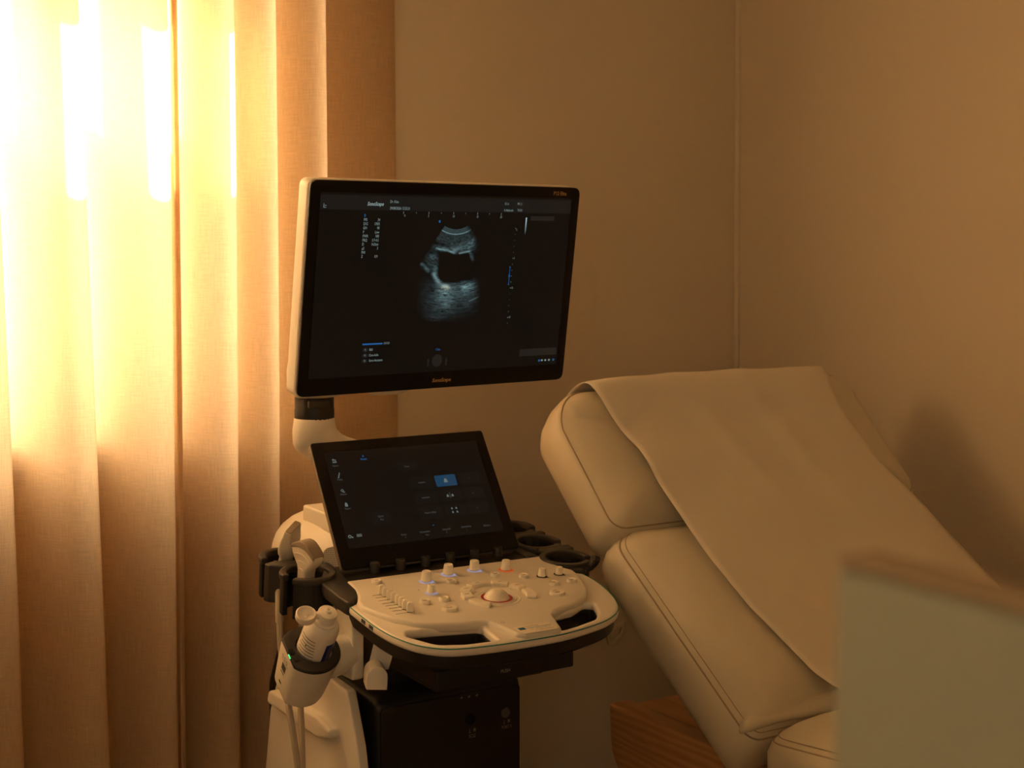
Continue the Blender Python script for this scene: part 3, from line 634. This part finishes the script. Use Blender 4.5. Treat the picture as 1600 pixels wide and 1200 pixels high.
# grey-scale bar and the scan itself: emission carried by a colour attribute of the picture on the screen
def attr_mat(name, strength):
    m = bpy.data.materials.new(name); m.use_nodes = True; nt = m.node_tree; p = nt.nodes['Principled BSDF']; p.inputs['Base Color'].default_value = (.009, .008, .007, 1); p.inputs['Roughness'].default_value = .28; p.inputs['Specular IOR Level'].default_value = .16
    a = nt.nodes.new('ShaderNodeVertexColor'); a.layer_name = 'picture'; nt.links.new(a.outputs[0], p.inputs['Emission Color']); p.inputs['Emission Strength'].default_value = strength; return m
M_scan = attr_mat('scan_picture', 1.0)
sm01 = lambda a, b_, x: (lambda t: t*t*(3-2*t))(max(0, min(1, (x-a)/(b_-a))))
gs = lambda x, y, cx, cy, sx, sy, rot=0: math.exp(-((((x-cx)*math.cos(rot)+(y-cy)*math.sin(rot))/sx)**2+((-(x-cx)*math.sin(rot)+(y-cy)*math.cos(rot))/sy)**2))
def seg_d(x, y, pl):
    best = 1e9
    for (ax, ay), (bx_, by) in zip(pl, pl[1:]):
        dx, dy = bx_-ax, by-ay; t = max(0, min(1, ((x-ax)*dx+(y-ay)*dy)/(dx*dx+dy*dy))); best = min(best, math.hypot(x-ax-t*dx, y-ay-t*dy))
    return best
def scan(x, y):
    """brightness of the bladder scan; x 80..800, y 90..1140 in the picture's own units"""
    cx, cy = 525, -60                                        # centre of the transducer arc
    r = math.hypot(x-cx, y-cy); a = math.degrees(math.atan2(x-cx, y-cy))
    if r < 212 or r > 1200 or a < -34.5 or a > 37: return 0
    e = sm01(-34.5, -32, a)*(1-sm01(24, 37, a)*.9)*(1-sm01(1080, 1190, r))
    n1 = noise.noise((x*.030, y*.055, 1)); n2 = noise.noise((a*.22, r*.075, 4)); n4 = noise.noise((a*.75, r*.16, 2))
    sp = max(.05, .62+.80*n2+.55*n4+.25*n1)
    v = 0
    for rr, s, k in ((217, 3, .34), (228, 3.5, .26), (241, 4, .34), (262, 7, .72)): v += k*math.exp(-((r-rr)/s)**2)*(.8+.4*n2)
    v += .11*sm01(268, 280, r)*(1-sm01(360, 400, r))*sp
    v += .30*gs(x, y, 375, 345, 70, 22, .25)*sp+.26*gs(x, y, 640, 320, 110, 30, -.2)*sp+.30*gs(x, y, 690, 275, 45, 20, -.7)*sp
    v += .75*math.exp(-(seg_d(x, y, [(330, 345), (430, 362), (500, 388)])/9)**2)*(.7+.5*n2)+.55*math.exp(-(seg_d(x, y, [(560, 396), (660, 378)])/8)**2)+.34*gs(x, y, 510, 370, 22, 30)
    v += .22*gs(x, y, 560, 350, 130, 28, .05)*sp
    v += .20*math.exp(-(seg_d(x, y, [(665, 330), (688, 460)])/18)**2)*sp+.25*gs(x, y, 295, 425, 32, 20)*sp+.30*math.exp(-(seg_d(x, y, [(180, 500), (245, 565)])/16)**2)*sp+.13*gs(x, y, 280, 470, 60, 90)*sp
    v += .34*gs(x, y, 318, 560, 22, 45)*sp+.55*math.exp(-(seg_d(x, y, [(300, 600), (330, 660), (375, 715), (450, 745)])/18)**2)*(.6+.6*sp)
    v += .60*gs(x, y, 405, 745, 65, 45, .25)*sp+.55*gs(x, y, 640, 735, 70, 32, -.12)*sp+.42*gs(x, y, 410, 830, 70, 50)*sp+.25*gs(x, y, 600, 770, 110, 60)*sp
    v += .20*gs(x, y, 440, 920, 60, 50)*sp+.11*gs(x, y, 390, 900, 150, 140)*sp+.13*gs(x, y, 300, 1060, 90, 40)*sp+.09*gs(x, y, 620, 850, 160, 120)*sp+.30*math.exp(-(seg_d(x, y, [(665, 893), (755, 855)])/5)**2)
    v += .060*sp*sm01(600, 700, y)*gs(x, y, 450, 800, 260, 330)
    # the dark bladder
    bl = [(352, 380), (420, 372), (500, 402), (580, 405), (660, 392), (690, 470), (720, 600), (700, 676), (600, 686), (500, 702), (400, 700), (360, 670), (338, 590), (345, 480)]
    inside = False; j = len(bl)-1
    for i in range(len(bl)):
        (xi, yi), (xj, yj) = bl[i], bl[j]
        if (yi > y) != (yj > y) and x < (xj-xi)*(y-yi)/(yj-yi)+xi: inside = not inside
        j = i
    d = seg_d(x, y, bl+bl[:1])
    if inside: v *= max(.03, 1-d/14)
    return max(0, v)*e*sm01(95, 200, x+max(0, 560-y)*.3)*(1-sm01(700, 805, x))
def picture(name, fn, x0, x1, nx, y0, y1, ny, toloc, m):
    bm = new_bm(); cl = bm.verts.layers.float_color.new('picture'); g_ = [[bm.verts.new(D @ Vector((*toloc(x0+(x1-x0)*i/nx, y0+(y1-y0)*j/ny), .0005))) for i in range(nx+1)] for j in range(ny+1)]
    for j in range(ny+1):
        for i in range(nx+1): g_[j][i][cl] = (*fn(x0+(x1-x0)*i/nx, y0+(y1-y0)*j/ny), 1)
    for j in range(ny):
        for i in range(nx): bm.faces.new((g_[j+1][i], g_[j+1][i+1], g_[j][i+1], g_[j][i]))
    return link(name, bm, m, mon, smooth=0)
def scan_rgb(x, y):
    v = scan(x, y)*.36*(1-.35*sm01(850, 1100, y)*(1-gs(x, y, 300, 1060, 110, 60))); warm = gs(x, y, 425, 745, 50, 30)*.5
    return (.0027+v*(.50+warm*.6), .0024+v*(.86+warm*.1), .0021+v*(.92-warm*.35))
picture('scan_image', scan_rgb, 90, 810, 170, 90, 1140, 230, lambda x, y: ((-93.3+.1913*x+.0141*y)*mm, (118.2+.0026*x-.1612*y)*mm), M_scan)
picture('grey_scale_bar', lambda x, y: ((.30*y+.01), (.42*y+.01), (.44*y+.01)), 0, 1, 1, 0, 1, 12, lambda x, y: (.1478+x*.0026, .0876+y*.0282), M_scan)

# -- monitor mount, post and arm
PX, PY = 1.010, 2.262
pts = [(PX-.047, PY-.012, 1.183), (PX+.010, PY-.03, 1.181), (1.065, 2.19, 1.194), (1.13, 2.13, 1.205)]
bmn = new_bm(); pc = catmull(pts, 8); rings = []
for i, p in enumerate(pc):
    f = i/(len(pc)-1); ry = .040*(1 if i > 1 else (.55+.225*i)); rz = (.041-.006*f)*(1 if i > 1 else (.55+.225*i))
    rings.append([p+Vector((0, ry*math.copysign(abs(math.cos(2*math.pi*k/24))**.8, math.cos(2*math.pi*k/24)), rz*math.copysign(abs(math.sin(2*math.pi*k/24))**.8, math.sin(2*math.pi*k/24)))) for k in range(24)])
arm = link('monitor_arm', loft(bmn, rings), M_white, us, smooth=70)
link('mount_plate', solid([mmrect(-.118, -.186, -.02, -.06, .03)], -.072, -.038, .008, D), M_white, us)
link('arm_collar', lathe([(.0345, 1.104), (.0345, 1.120), (.0338, 1.122), (.0338, 1.152), (.030, 1.153)], Matrix.Translation((PX, PY, 0)), 36), M_black, us)
secs = [(0, 0, 1.105, .0350, .0345), (0, 0, 1.094, .0365, .0350), (.002, .002, 1.082, .0395, .0355), (.010, .003, 1.070, .0470, .0360), (.027, .005, 1.058, .0620, .0370), (.052, .008, 1.046, .0780, .0380), (.080, .012, 1.028, .0800, .0390), (.110, .015, .995, .0700, .0400), (.117, .012, .945, .0600, .0420)]
cs = catmull([Vector((a, b_, c)) for a, b_, c, d, e in secs], 4); rr_ = catmull([Vector((d, e, 0)) for a, b_, c, d, e in secs], 4)
bmn = new_bm(); rings = [[Vector((PX+p.x+q.x*math.cos(2*math.pi*k/28), PY+p.y+q.y*math.sin(2*math.pi*k/28), p.z)) for k in range(28)] for p, q in zip(cs, rr_)]
link('lower_arm', loft(bmn, rings), M_white, us, smooth=70)
link('arm_latch', bx((PX-.027, PY-.0400, 1.126), (PX+.012, PY-.031, 1.138), .002), M_black2, us)
# -- domed housing behind the touch panel, with speaker grille
def dome():
    rings = []
    for (f, z) in ((1.0, .800), (1.0, .860), (.985, .877), (.955, .893), (.90, .907), (.82, .919), (.72, .928), (.60, .934), (.45, .938), (.2, .940)):
        rings.append([Vector((CXM+.178*f*math.copysign(abs(math.cos(a))**.75, math.cos(a)), 2.255+.175*f*math.copysign(abs(math.sin(a))**.8, math.sin(a)), z)) for a in [2*math.pi*k/64 for k in range(64)]])
    return loft(new_bm(), rings)
link('rear_housing', dome(), M_white, us, smooth=60)
link('housing_neck', bx((.995, 2.17, .92), (1.259, 2.28, .952), .004), M_white, us)
link('speaker_grille', solid([mmrect(-.040, -.020, .040, .020, .018)], 0, .001, .0004, frame_mat((1.000, 2.112, .890), (.97, -.25, .0), (.14, .50, .86))), M_grille, us)
# -- probe holders
HL = [(-.2145, .174), (-.2125, .266)]; HR = [(.217, .080), (.222, .178), (.226, .268)]
def cup_loop(c, ro, ri, ang, gap):
    a0, a1 = ang+gap, ang+2*math.pi-gap
    return arc(*c, ro, a0, a1, 30)+arc(*c, ri, a1, a0, 30)
def holder(sgn, cups, strip):
    h = link('probe_holder', solid([round_poly(strip, [.014]+[.008]*(len(strip)-1))], -.020, .0015, .003, K), M_black2, us)
    for c in cups:
        ang = math.pi+.35 if sgn < 0 else -.55
        link('holder_cup', solid([round_poly(cup_loop(c, .0425, .0335, ang, .26), .0015, 2)], -.060, -.002, .0018, K), M_black, h)
        link('holder_rim', solid([round_poly(cup_loop(c, .0450, .0330, ang, .24), .002, 2)], -.004, .0065, .0028, K), M_black2, h)
    return h
hL = holder(-1, HL, [(-.177, .066), (-.190, .044), (-.213, .022), (-.2145, .06), (-.2115, .133), (-.170, .205), (-.170, .32), (-.158, .32), (-.158, .20), (-.168, .121)])
hR = holder(1, HR, [(.190, .116), (.188, .080), (.186, .050), (.200, .028), (.213, .018), (.222, .036), (.184, .08), (.180, .33), (.165, .33), (.165, .116)])
link('holder_bridge', solid([round_poly([(-.262, .238), (-.258, .226), (-.232, .208), (-.180, .214), (-.176, .228), (-.240, .246)], .003)], -.056, .0062, .003, K), M_black2, us)
link('holder_bridge', solid([round_poly([(.192, .122), (.236, .112), (.262, .120), (.262, .140), (.200, .142)], .004)], -.014, .0062, .003, K), M_black2, us)
link('holder_bridge', solid([round_poly([(.196, .216), (.240, .208), (.266, .216), (.266, .230), (.200, .232)], .004)], -.014, .0062, .003, K), M_black2, us)
link('cable_hook', tube([KI(.212, .030, -.006), KI(.226, .040, -.008), KI(.240, .038, -.002), KI(.243, .030, .008), KI(.240, .022, .016), KI(.232, .022, .019)], .0058, 10), M_black2, us)
link('hanging_tab', solid([round_poly([(-.028, .012), (.028, .012), (.022, -.012), (.004, -.022), (-.016, -.020)], .01), round_poly([(-.018, .004), (.018, .004), (.012, -.008), (-.010, -.012)], .005)], 0, .004, .001, frame_mat((1.315, 1.80, .795), (.80, .25, .10), (0, -.2, 1))), M_clear, us)

# -- keyboard drawer under the console
dz = .7775
dr = link('keyboard_drawer', solid([round_poly([(-.127, -.094), (.112, -.094), (.118, -.088), (.112, .11), (-.122, .11)], .005)], -.026, 0, .003, Matrix.Translation((CXM, 1.905, dz))), M_black, us)
link('drawer_front', bx((CXM-.128, 1.806, dz-.0295), (CXM+.115, 1.816, dz+.001), .003), M_black, dr)
link('drawer_lip', bx((CXM-.118, 1.825, dz-.038), (CXM+.072, 1.99, dz-.026), .004), M_black, dr)
b = new_bm(); text(b, 'PUSH', 1.1165, .7615, .0072, frame_mat((0, 1.8058, 0), (1, 0, 0), (0, 0, 1)), 1, 'CENTER', .15, .0001, .0002); link('lettering', b, M_lprint, dr, smooth=0)
link('keyboard', bx((CXM-.115, 1.83, dz+.0005), (CXM+.10, 1.99, dz+.008), .002), M_black2, dr)
link('drawer_hanger', bx((CXM-.11, 1.90, dz-.02), (CXM+.10, 2.03, .832), .004), M_black, us)

# -- cabinet of the cart
def cab():
    prof = round_poly([(2.00, .10), (2.0, .681), (2.14, .688), (2.40, .688), (2.45, .60), (2.45, .10)], [.02, .022, .05, .05, .06, .02], 6)
    return solid([prof], -.131, .1425, .014, frame_mat((CXM, 0, 0), (0, 1, 0), (0, 0, 1)), 4)
cb = link('cabinet', cab(), M_black, us, smooth=40)
link('front_cover', solid([mmrect(1.0035, .12, 1.2635, .669, .010)], 0, .006, .002, frame_mat((0, 2.002, 0), (1, 0, 0), (0, 0, 1))), M_black, cb)
FM = frame_mat((0, 1.9958, 0), (1, 0, 0), (0, 0, 1))
link('port', lathe([(.0098, 0), (.0094, .0015), (.0075, .0012), (.0070, -.004), (.0035, -.004), (.0033, -.001), (.0001, -.001)], FM @ Matrix.Translation((1.1666, .6256, 0)), 28), M_glossblack, cb)
link('port_cap', lathe([(.0086, 0), (.0084, .003), (.0075, .0036), (.0001, .0036)], FM @ Matrix.Translation((1.2334, .6246, 0)), 28), M_cap, cb)
b = new_bm()
TF = lambda s, x, z, h, sx=.8: text(b, s, x, z, h, FM, sx, 'CENTER', z=.0004)
TF('ECG', 1.1700, .5965, .0082); TF('PORT S', 1.2362, .5995, .0082, .74)
for cx_, cz_ in ((1.1700, .606), (1.2362, .609)):
    frect(b, cx_-.0052, cz_-.0030, cx_-.0044, cz_+.0034, FM); frect(b, cx_-.0068, cz_-.0034, cx_-.0028, cz_-.0026, FM); frect(b, cx_+.0024, cz_-.0034, cx_+.0032, cz_+.0036, FM); frect(b, cx_+.0056, cz_-.0034, cx_+.0064, cz_+.0036, FM); flat(b, [(cx_+.0044, cz_-.002), (cx_+.0056, cz_+.0006), (cx_+.0044, cz_+.003), (cx_+.0032, cz_+.0006)], FM)
for x_, z_ in ((1.1496, .6632), (1.1640, .6628), (1.1790, .6626)): frect(b, x_-.0026, z_-.0011, x_+.0020, z_+.0011, FM, r=.0006); fdisc(b, x_+.0008, z_+.0006, .0016, .0014, FM)
link('lettering', b, M_lprint, cb, smooth=0)
# cream side panels with a cable ledge
for sx in (-1,):
    xx = CXM+sx*.158
    pr = round_poly([(2.022, .700), (2.13, .704), (2.29, .672), (2.335, .585), (2.375, .40), (2.41, .12), (1.935, .12), (1.955, .50), (1.985, .62)], [.012, .03, .04, .05, .08, .04, .04, .08, .05], 5)
    o = link('side_panel', solid([pr], -.014, .004, .004, frame_mat((xx, 0, 0), (0, 1, 0), (0, 0, 1))), M_white, us)
    if sx < 0:
        lg = round_poly([(2.050, .618), (2.048, .632), (2.10, .641), (2.300, .630), (2.308, .606), (2.10, .606)], [.005, .006, .03, .01, .01, .03])
        link('cable_ledge', solid([lg], 0, .022, .005, frame_mat((xx-.032, 0, 0), (0, 1, 0), (0, 0, 1))), M_white, o)
link('cabinet_column', bx((CXM-.085, 2.06, .66), (CXM+.085, 2.36, .86), .03, 4), M_black, us)
link('cart_base', solid([round_poly([(-.24, -.30), (.24, -.30), (.26, .30), (-.26, .30)], .08)], .075, .13, .015, Matrix.Translation((CXM, 2.18, 0))), M_white, us)
for (u, v) in ((-.21, -.24), (.21, -.24), (-.21, .24), (.21, .24)):
    link('caster', lathe([(.036, -.014), (.042, -.010), (.042, .010), (.036, .014)], frame_mat((CXM+u, 2.18+v, .042), (0, 1, 0), (0, 0, 1)), 24), M_black2, us)
# -- cream cable hook below the console
hp = [(-.0155, 0), (.0155, 0), (.0155, .018)]+arc(0, .018, .0155, 0, math.pi, 10)[1:]
hk = link('cable_hook', solid([round_poly(hp, .001, 1)], 0, .052, .0015, frame_mat((.945, 1.905, .747), (.86, -.34, -.06), (.06, .05, 1))), M_white, us)
link('cable_hook', loft(new_bm(), [[Vector(p) for p in r] for r in (
    [(.940, 1.915, .765), (.965, 1.895, .765), (.985, 1.925, .765), (.960, 1.945, .765)], [(.948, 1.912, .80), (.975, 1.892, .80), (.993, 1.92, .80), (.968, 1.942, .80)], [(.958, 1.912, .835), (.990, 1.892, .835), (1.006, 1.92, .835), (.976, 1.942, .835)])]), M_white, us)
link('hanging_cable', tube([(.905, 2.0, .84), (.907, 2.0, .80), (.925, 2.03, .72)], .0035, 8), M_black, us)

# ---------------------------------------------------------------- gel warmer on its bracket
tau = R(34); WN = Vector((0, -math.sin(tau), math.cos(tau)))
WC = Vector((.864, 1.952, .797))                                             # centre of the dark top ring
WM = frame_mat(WC, (1, 0, 0), (0, math.cos(tau), math.sin(tau)))
gw = thing('gel_warmer', (.864, 1.99, .70), 'cream cup-shaped gel warmer with a dark top and green light, hanging from the ultrasound cart', 'gel warmer')
def cup_outline(r, chord):
    """round outline with a flat on the left"""
    a = math.acos(chord/r); return arc(0, 0, r, -math.pi+a, math.pi-a, 40)
def cup_ring(r, chord, z, y=0): return [WM @ Vector((p[0], p[1]+y, z)) for p in cup_outline(r, chord)]
prof = [(.031, .026, -.088), (.037, .030, -.086), (.0395, .0325, -.078), (.0425, .0345, -.045), (.0455, .0365, -.008), (.0458, .0368, -.003)]
bm = loft(new_bm(), [cup_ring(r, c, z) for r, c, z in prof], True, False); link('cup_body', bm, M_white, gw, smooth=50)
prof = [(.0456, .0366, -.004), (.0460, .0370, -.0005), (.0448, .0360, .0014)]
bm = solid([cup_outline(.0448, .0360), arc(.006, .002, .0285, 0, 2*math.pi*35/36, 35)], -.004, .0016, .0012, WM); merge(bm, lathe([(.0287, -.002), (.0287, -.05), (.0005, -.05)], WM @ Matrix.Translation((.006, .002, 0)), 36, False)); merge(bm, loft(new_bm(), [cup_ring(r, c, z) for r, c, z in prof], False, False)); link('top_ring', bm, M_black2, gw, smooth=50)
for p in ((-.0318, .004), (-.0318, -.010)):
    link('control_button', solid([mmrect(p[0]-.0045, p[1]-.006, p[0]+.0045, p[1]+.006, .003)], .0014, .0034, .0008, WM @ Matrix.Rotation(R(8), 4, 'Z')), M_black, gw)
link('green_light', solid([mmrect(-.0378, -.0175, -.0360, -.0090, .0006)], .001, .0022, .0003, WM @ Matrix.Translation((-.001, .005, 0))), M_gled, gw)
SM = WM @ frame_mat((-.0357, 0, -.020), (0, -1, 0), (-.055, 0, 1))           # flat display face on the left
b = new_bm()
for x_ in (-.011, -.003, .005): fring(b, x_, .003, .0018, .0026, SM, .0008, 14, 1.3)
frect(b, -.013, -.0030, .012, -.0022, SM, .0008)
frect(b, -.008, -.020, .006, -.007, SM, .0008); frect(b, -.008, -.026, .004, -.0235, SM, .0008)
link('printed_symbols', b, M_print, gw, smooth=0)
link('green_mark', frect(new_bm(), -.006, -.047, .003, -.043, SM, .0010), M_dgreen, gw, smooth=0)
link('bracket_neck', tube([WM @ Vector((.030, .004, -.036)), (.905, 1.972, .772), (.936, 1.977, .776)], .029, 24), M_white, gw)
link('bracket', solid([round_poly([(1.950, .738), (2.006, .735), (2.010, .838), (1.975, .840), (1.950, .826)], .008)], 0, .020, .004, frame_mat((.932, 0, 0), (0, 1, 0), (0, 0, 1))), M_white, gw)
link('bracket_arm', bx((.940, 1.955, .806), (1.03, 2.005, .835), .006), M_white, gw)

# gel bottle standing in the warmer
gb = thing('gel_bottle', WM @ Vector((.004, .002, -.045)), 'white gel bottle with open flip cap and blue label, standing in the warmer', 'bottle')
BM_ = WM @ Matrix.Translation((.006, .002, 0)) @ Matrix.Rotation(R(3), 4, 'Y')
BR = .0262
link('bottle_body', lathe([(.022, -.046), (.0250, -.044), (BR, -.040), (BR, .040), (.0258, .046), (.0240, .0515), (.0205, .0565), (.0165, .0590), (.0155, .060)], BM_, 40), M_bottle, gb)
link('cap', lathe([(.0190, .0585), (.0190, .060), (.0150, .0605), (.0148, .0745), (.0140, .0760), (.0060, .0762), (.0052, .0766), (.0050, .0800), (.0042, .0808), (.0026, .0808), (.0024, .0775), (.0001, .0775)], BM_, 36), M_bottle, gb)
Lm = BM_ @ Matrix.Translation((-.0325, .004, .068)) @ Matrix.Rotation(R(-8), 4, 'Y')
fl = link('flip_lid', lathe([(.0148, -.004), (.0152, -.003), (.0152, .0055), (.0140, .0070), (.0134, .0068), (.0128, .0015), (.0040, .0012), (.0036, .0042), (.0022, .0046), (.0001, .0040)], Lm, 36), M_bottle, gb)
link('lid_hinge', bx((-.021, -.004, .0665), (-.011, .006, .0720), .001, 2, BM_), M_bottle, gb)
def wrap(a0, a1, z0_, z1_, r, n=14): return loft(new_bm(), [[BM_ @ Vector((r*math.cos(R(a0+(a1-a0)*i/n)), r*math.sin(R(a0+(a1-a0)*i/n)), z)) for i in range(n+1)] for z in (z0_, z1_)], False, False, False)
lb = link('blue_label', wrap(-88, -52, -.022, .032, BR+.0003), M_lblue, gb, smooth=60)
def curved_text(s, a, z, size, up, bold=0):
    """lettering wrapped round the bottle; up: runs along the axis"""
    bm = new_bm(); text(bm, s, 0, 0, size, Matrix(), 1, 'CENTER', 0, bold, 0)
    bmesh.ops.subdivide_edges(bm, edges=[e for e in bm.edges if e.calc_length() > .003], cuts=2)
    for v in bm.verts:
        x, y = (v.co.x, v.co.y) if not up else (-v.co.y, v.co.x)
        q = R(a)+x/BR; v.co = BM_ @ Vector(((BR+.0006)*math.cos(q), (BR+.0006)*math.sin(q), z+y))
    return bm
link('label_lettering', curved_text('Polysonic', -71, .006, .0115, True, .0002), M_lprint, gb, smooth=0)
b = new_bm()
for k in range(9): 
    z_ = .034-k*.0058; merge(b, wrap(-190+(k*37 % 11), -128+(k*53 % 17), z_, z_+.0012, BR+.0003, 10))
merge(b, wrap(-150, -120, -.018, -.0155, BR+.0003, 6))
link('small_print', b, M_print, gb, smooth=0)
link('green_dot', wrap(-158, -153, .0195, .022, BR+.0005, 4), M_dgreen, gb, smooth=0)

# ---------------------------------------------------------------- probes in the holders
def pframe(c, a, n):
    n = Vector(n).normalized(); a = Vector(a); a = (a-n*a.dot(n)).normalized(); b_ = n.cross(a)
    return Matrix(((a.x, b_.x, n.x, c[0]), (a.y, b_.y, n.y, c[1]), (a.z, b_.z, n.z, c[2]), (0, 0, 0, 1)))
def sup(rx, ry, z, M, e=.7, n=28): return [M @ Vector((rx*math.copysign(abs(math.cos(q))**e, math.cos(q)), ry*math.copysign(abs(math.sin(q))**e, math.sin(q)), z)) for q in [2*math.pi*k/n for k in range(n)]]
c1 = KI(-.214, .180, -.008)
PM = pframe(c1, (.2, -.97, -.25), (-.05, -.25, 1))
cp = thing('convex_probe', c1, 'curved-face grey ultrasound probe with the broader head, in the front holder cup', 'ultrasound probe', 'ultrasound probes')
body = [(-.0130, -.060), (-.0130, .014), (-.0148, .021), (-.0225, .029), (-.0300, .038), (-.0318, .046), (-.0308, .051)]
left = [(x, y) for x, y in body]; right = [(-x, y) for x, y in body[::-1]]
topc = [(-.0308+.0616*k/12, .051+.0095*math.sin(math.pi*k/12)) for k in range(1, 12)]
o = link('probe_body', solid([left+topc+right], -.0105, .0105, .0055, PM @ Matrix.Rotation(R(90), 4, 'X'), 4), M_probe, cp, smooth=50)
lens = [(-.0314, .0510)]+[(-.0314+.0628*k/14, .0510+.0150*math.sin(math.pi*k/14)) for k in range(1, 14)]+[(.0314, .0510), (.0300, .0450)]+[(.0300-.0600*k/12, .0450+.0095*math.sin(math.pi*k/12)) for k in range(1, 12)]+[(-.0300, .0450)]
link('lens', solid([lens], -.0112, .0112, .0022, PM @ Matrix.Rotation(R(90), 4, 'X'), 3), M_lens, cp, smooth=50)
for (y_, hw) in ((.0385, .021), (.029, .0115), (.018, .0060)):
    for s_ in (1, -1):
        link('grip_ridge', tube([PM @ Vector((-hw+2*hw*k/10, -s_*.0107, y_+hw*.32*math.sin(math.pi*k/10))) for k in range(11)], .0008, 6), M_probe, cp)
link('strain_relief', tube([PM @ Vector((0, 0, -.058)), PM @ Vector((0, 0, -.085))], .008, 14), M_probe, cp)
e1 = PM @ Vector((0, 0, -.083)); link('cable', tube(catmull([e1, (e1.x-.004, e1.y+.015, .74), (.905, 2.085, .66), (.897, 2.06, .55), (.893, 2.06, .40), (.90, 2.10, .25)], 8), .0050, 10), M_cable, cp)
c2 = KI(-.212, .268, -.004)
PL = pframe(c2, (.70, .72, 0), (.0, -.52, 1))
lp = thing('linear_probe', c2, 'slim grey ultrasound probe with a flat tilted end, in the rear holder cup', 'ultrasound probe', 'ultrasound probes')
bm = loft(new_bm(), [sup(a, b_, z, PL, e) for a, b_, z, e in ((.0110, .0105, -.055, .7), (.0112, .0108, .0, .7), (.0118, .0104, .010, .7), (.0172, .0126, .017, .65), (.0202, .0134, .025, .6), (.0208, .0130, .035, .5), (.0210, .0115, .045, .4), (.0205, .0078, .056, .3), (.0200, .0064, .066, .22), (.0198, .0060, .0675, .22))])
link('probe_body', bm, M_probe, lp, smooth=50)
link('lens', loft(new_bm(), [sup(.0185, .0050, z, PL, .25) for z in (.0670, .0685)]), M_lens, lp)
link('strain_relief', tube([(.890, 2.135, .862), (.882, 2.115, .838), (.878, 2.105, .815), (.878, 2.105, .802)], .0068, 14), M_cable, lp)
link('cable', tube(catmull([(.878, 2.105, .805), (.878, 2.10, .76), (.878, 2.08, .70), (.882, 2.05, .60), (.893, 2.05, .48), (.895, 2.07, .33), (.90, 2.12, .22)], 8), .0052, 10), M_cable, lp)
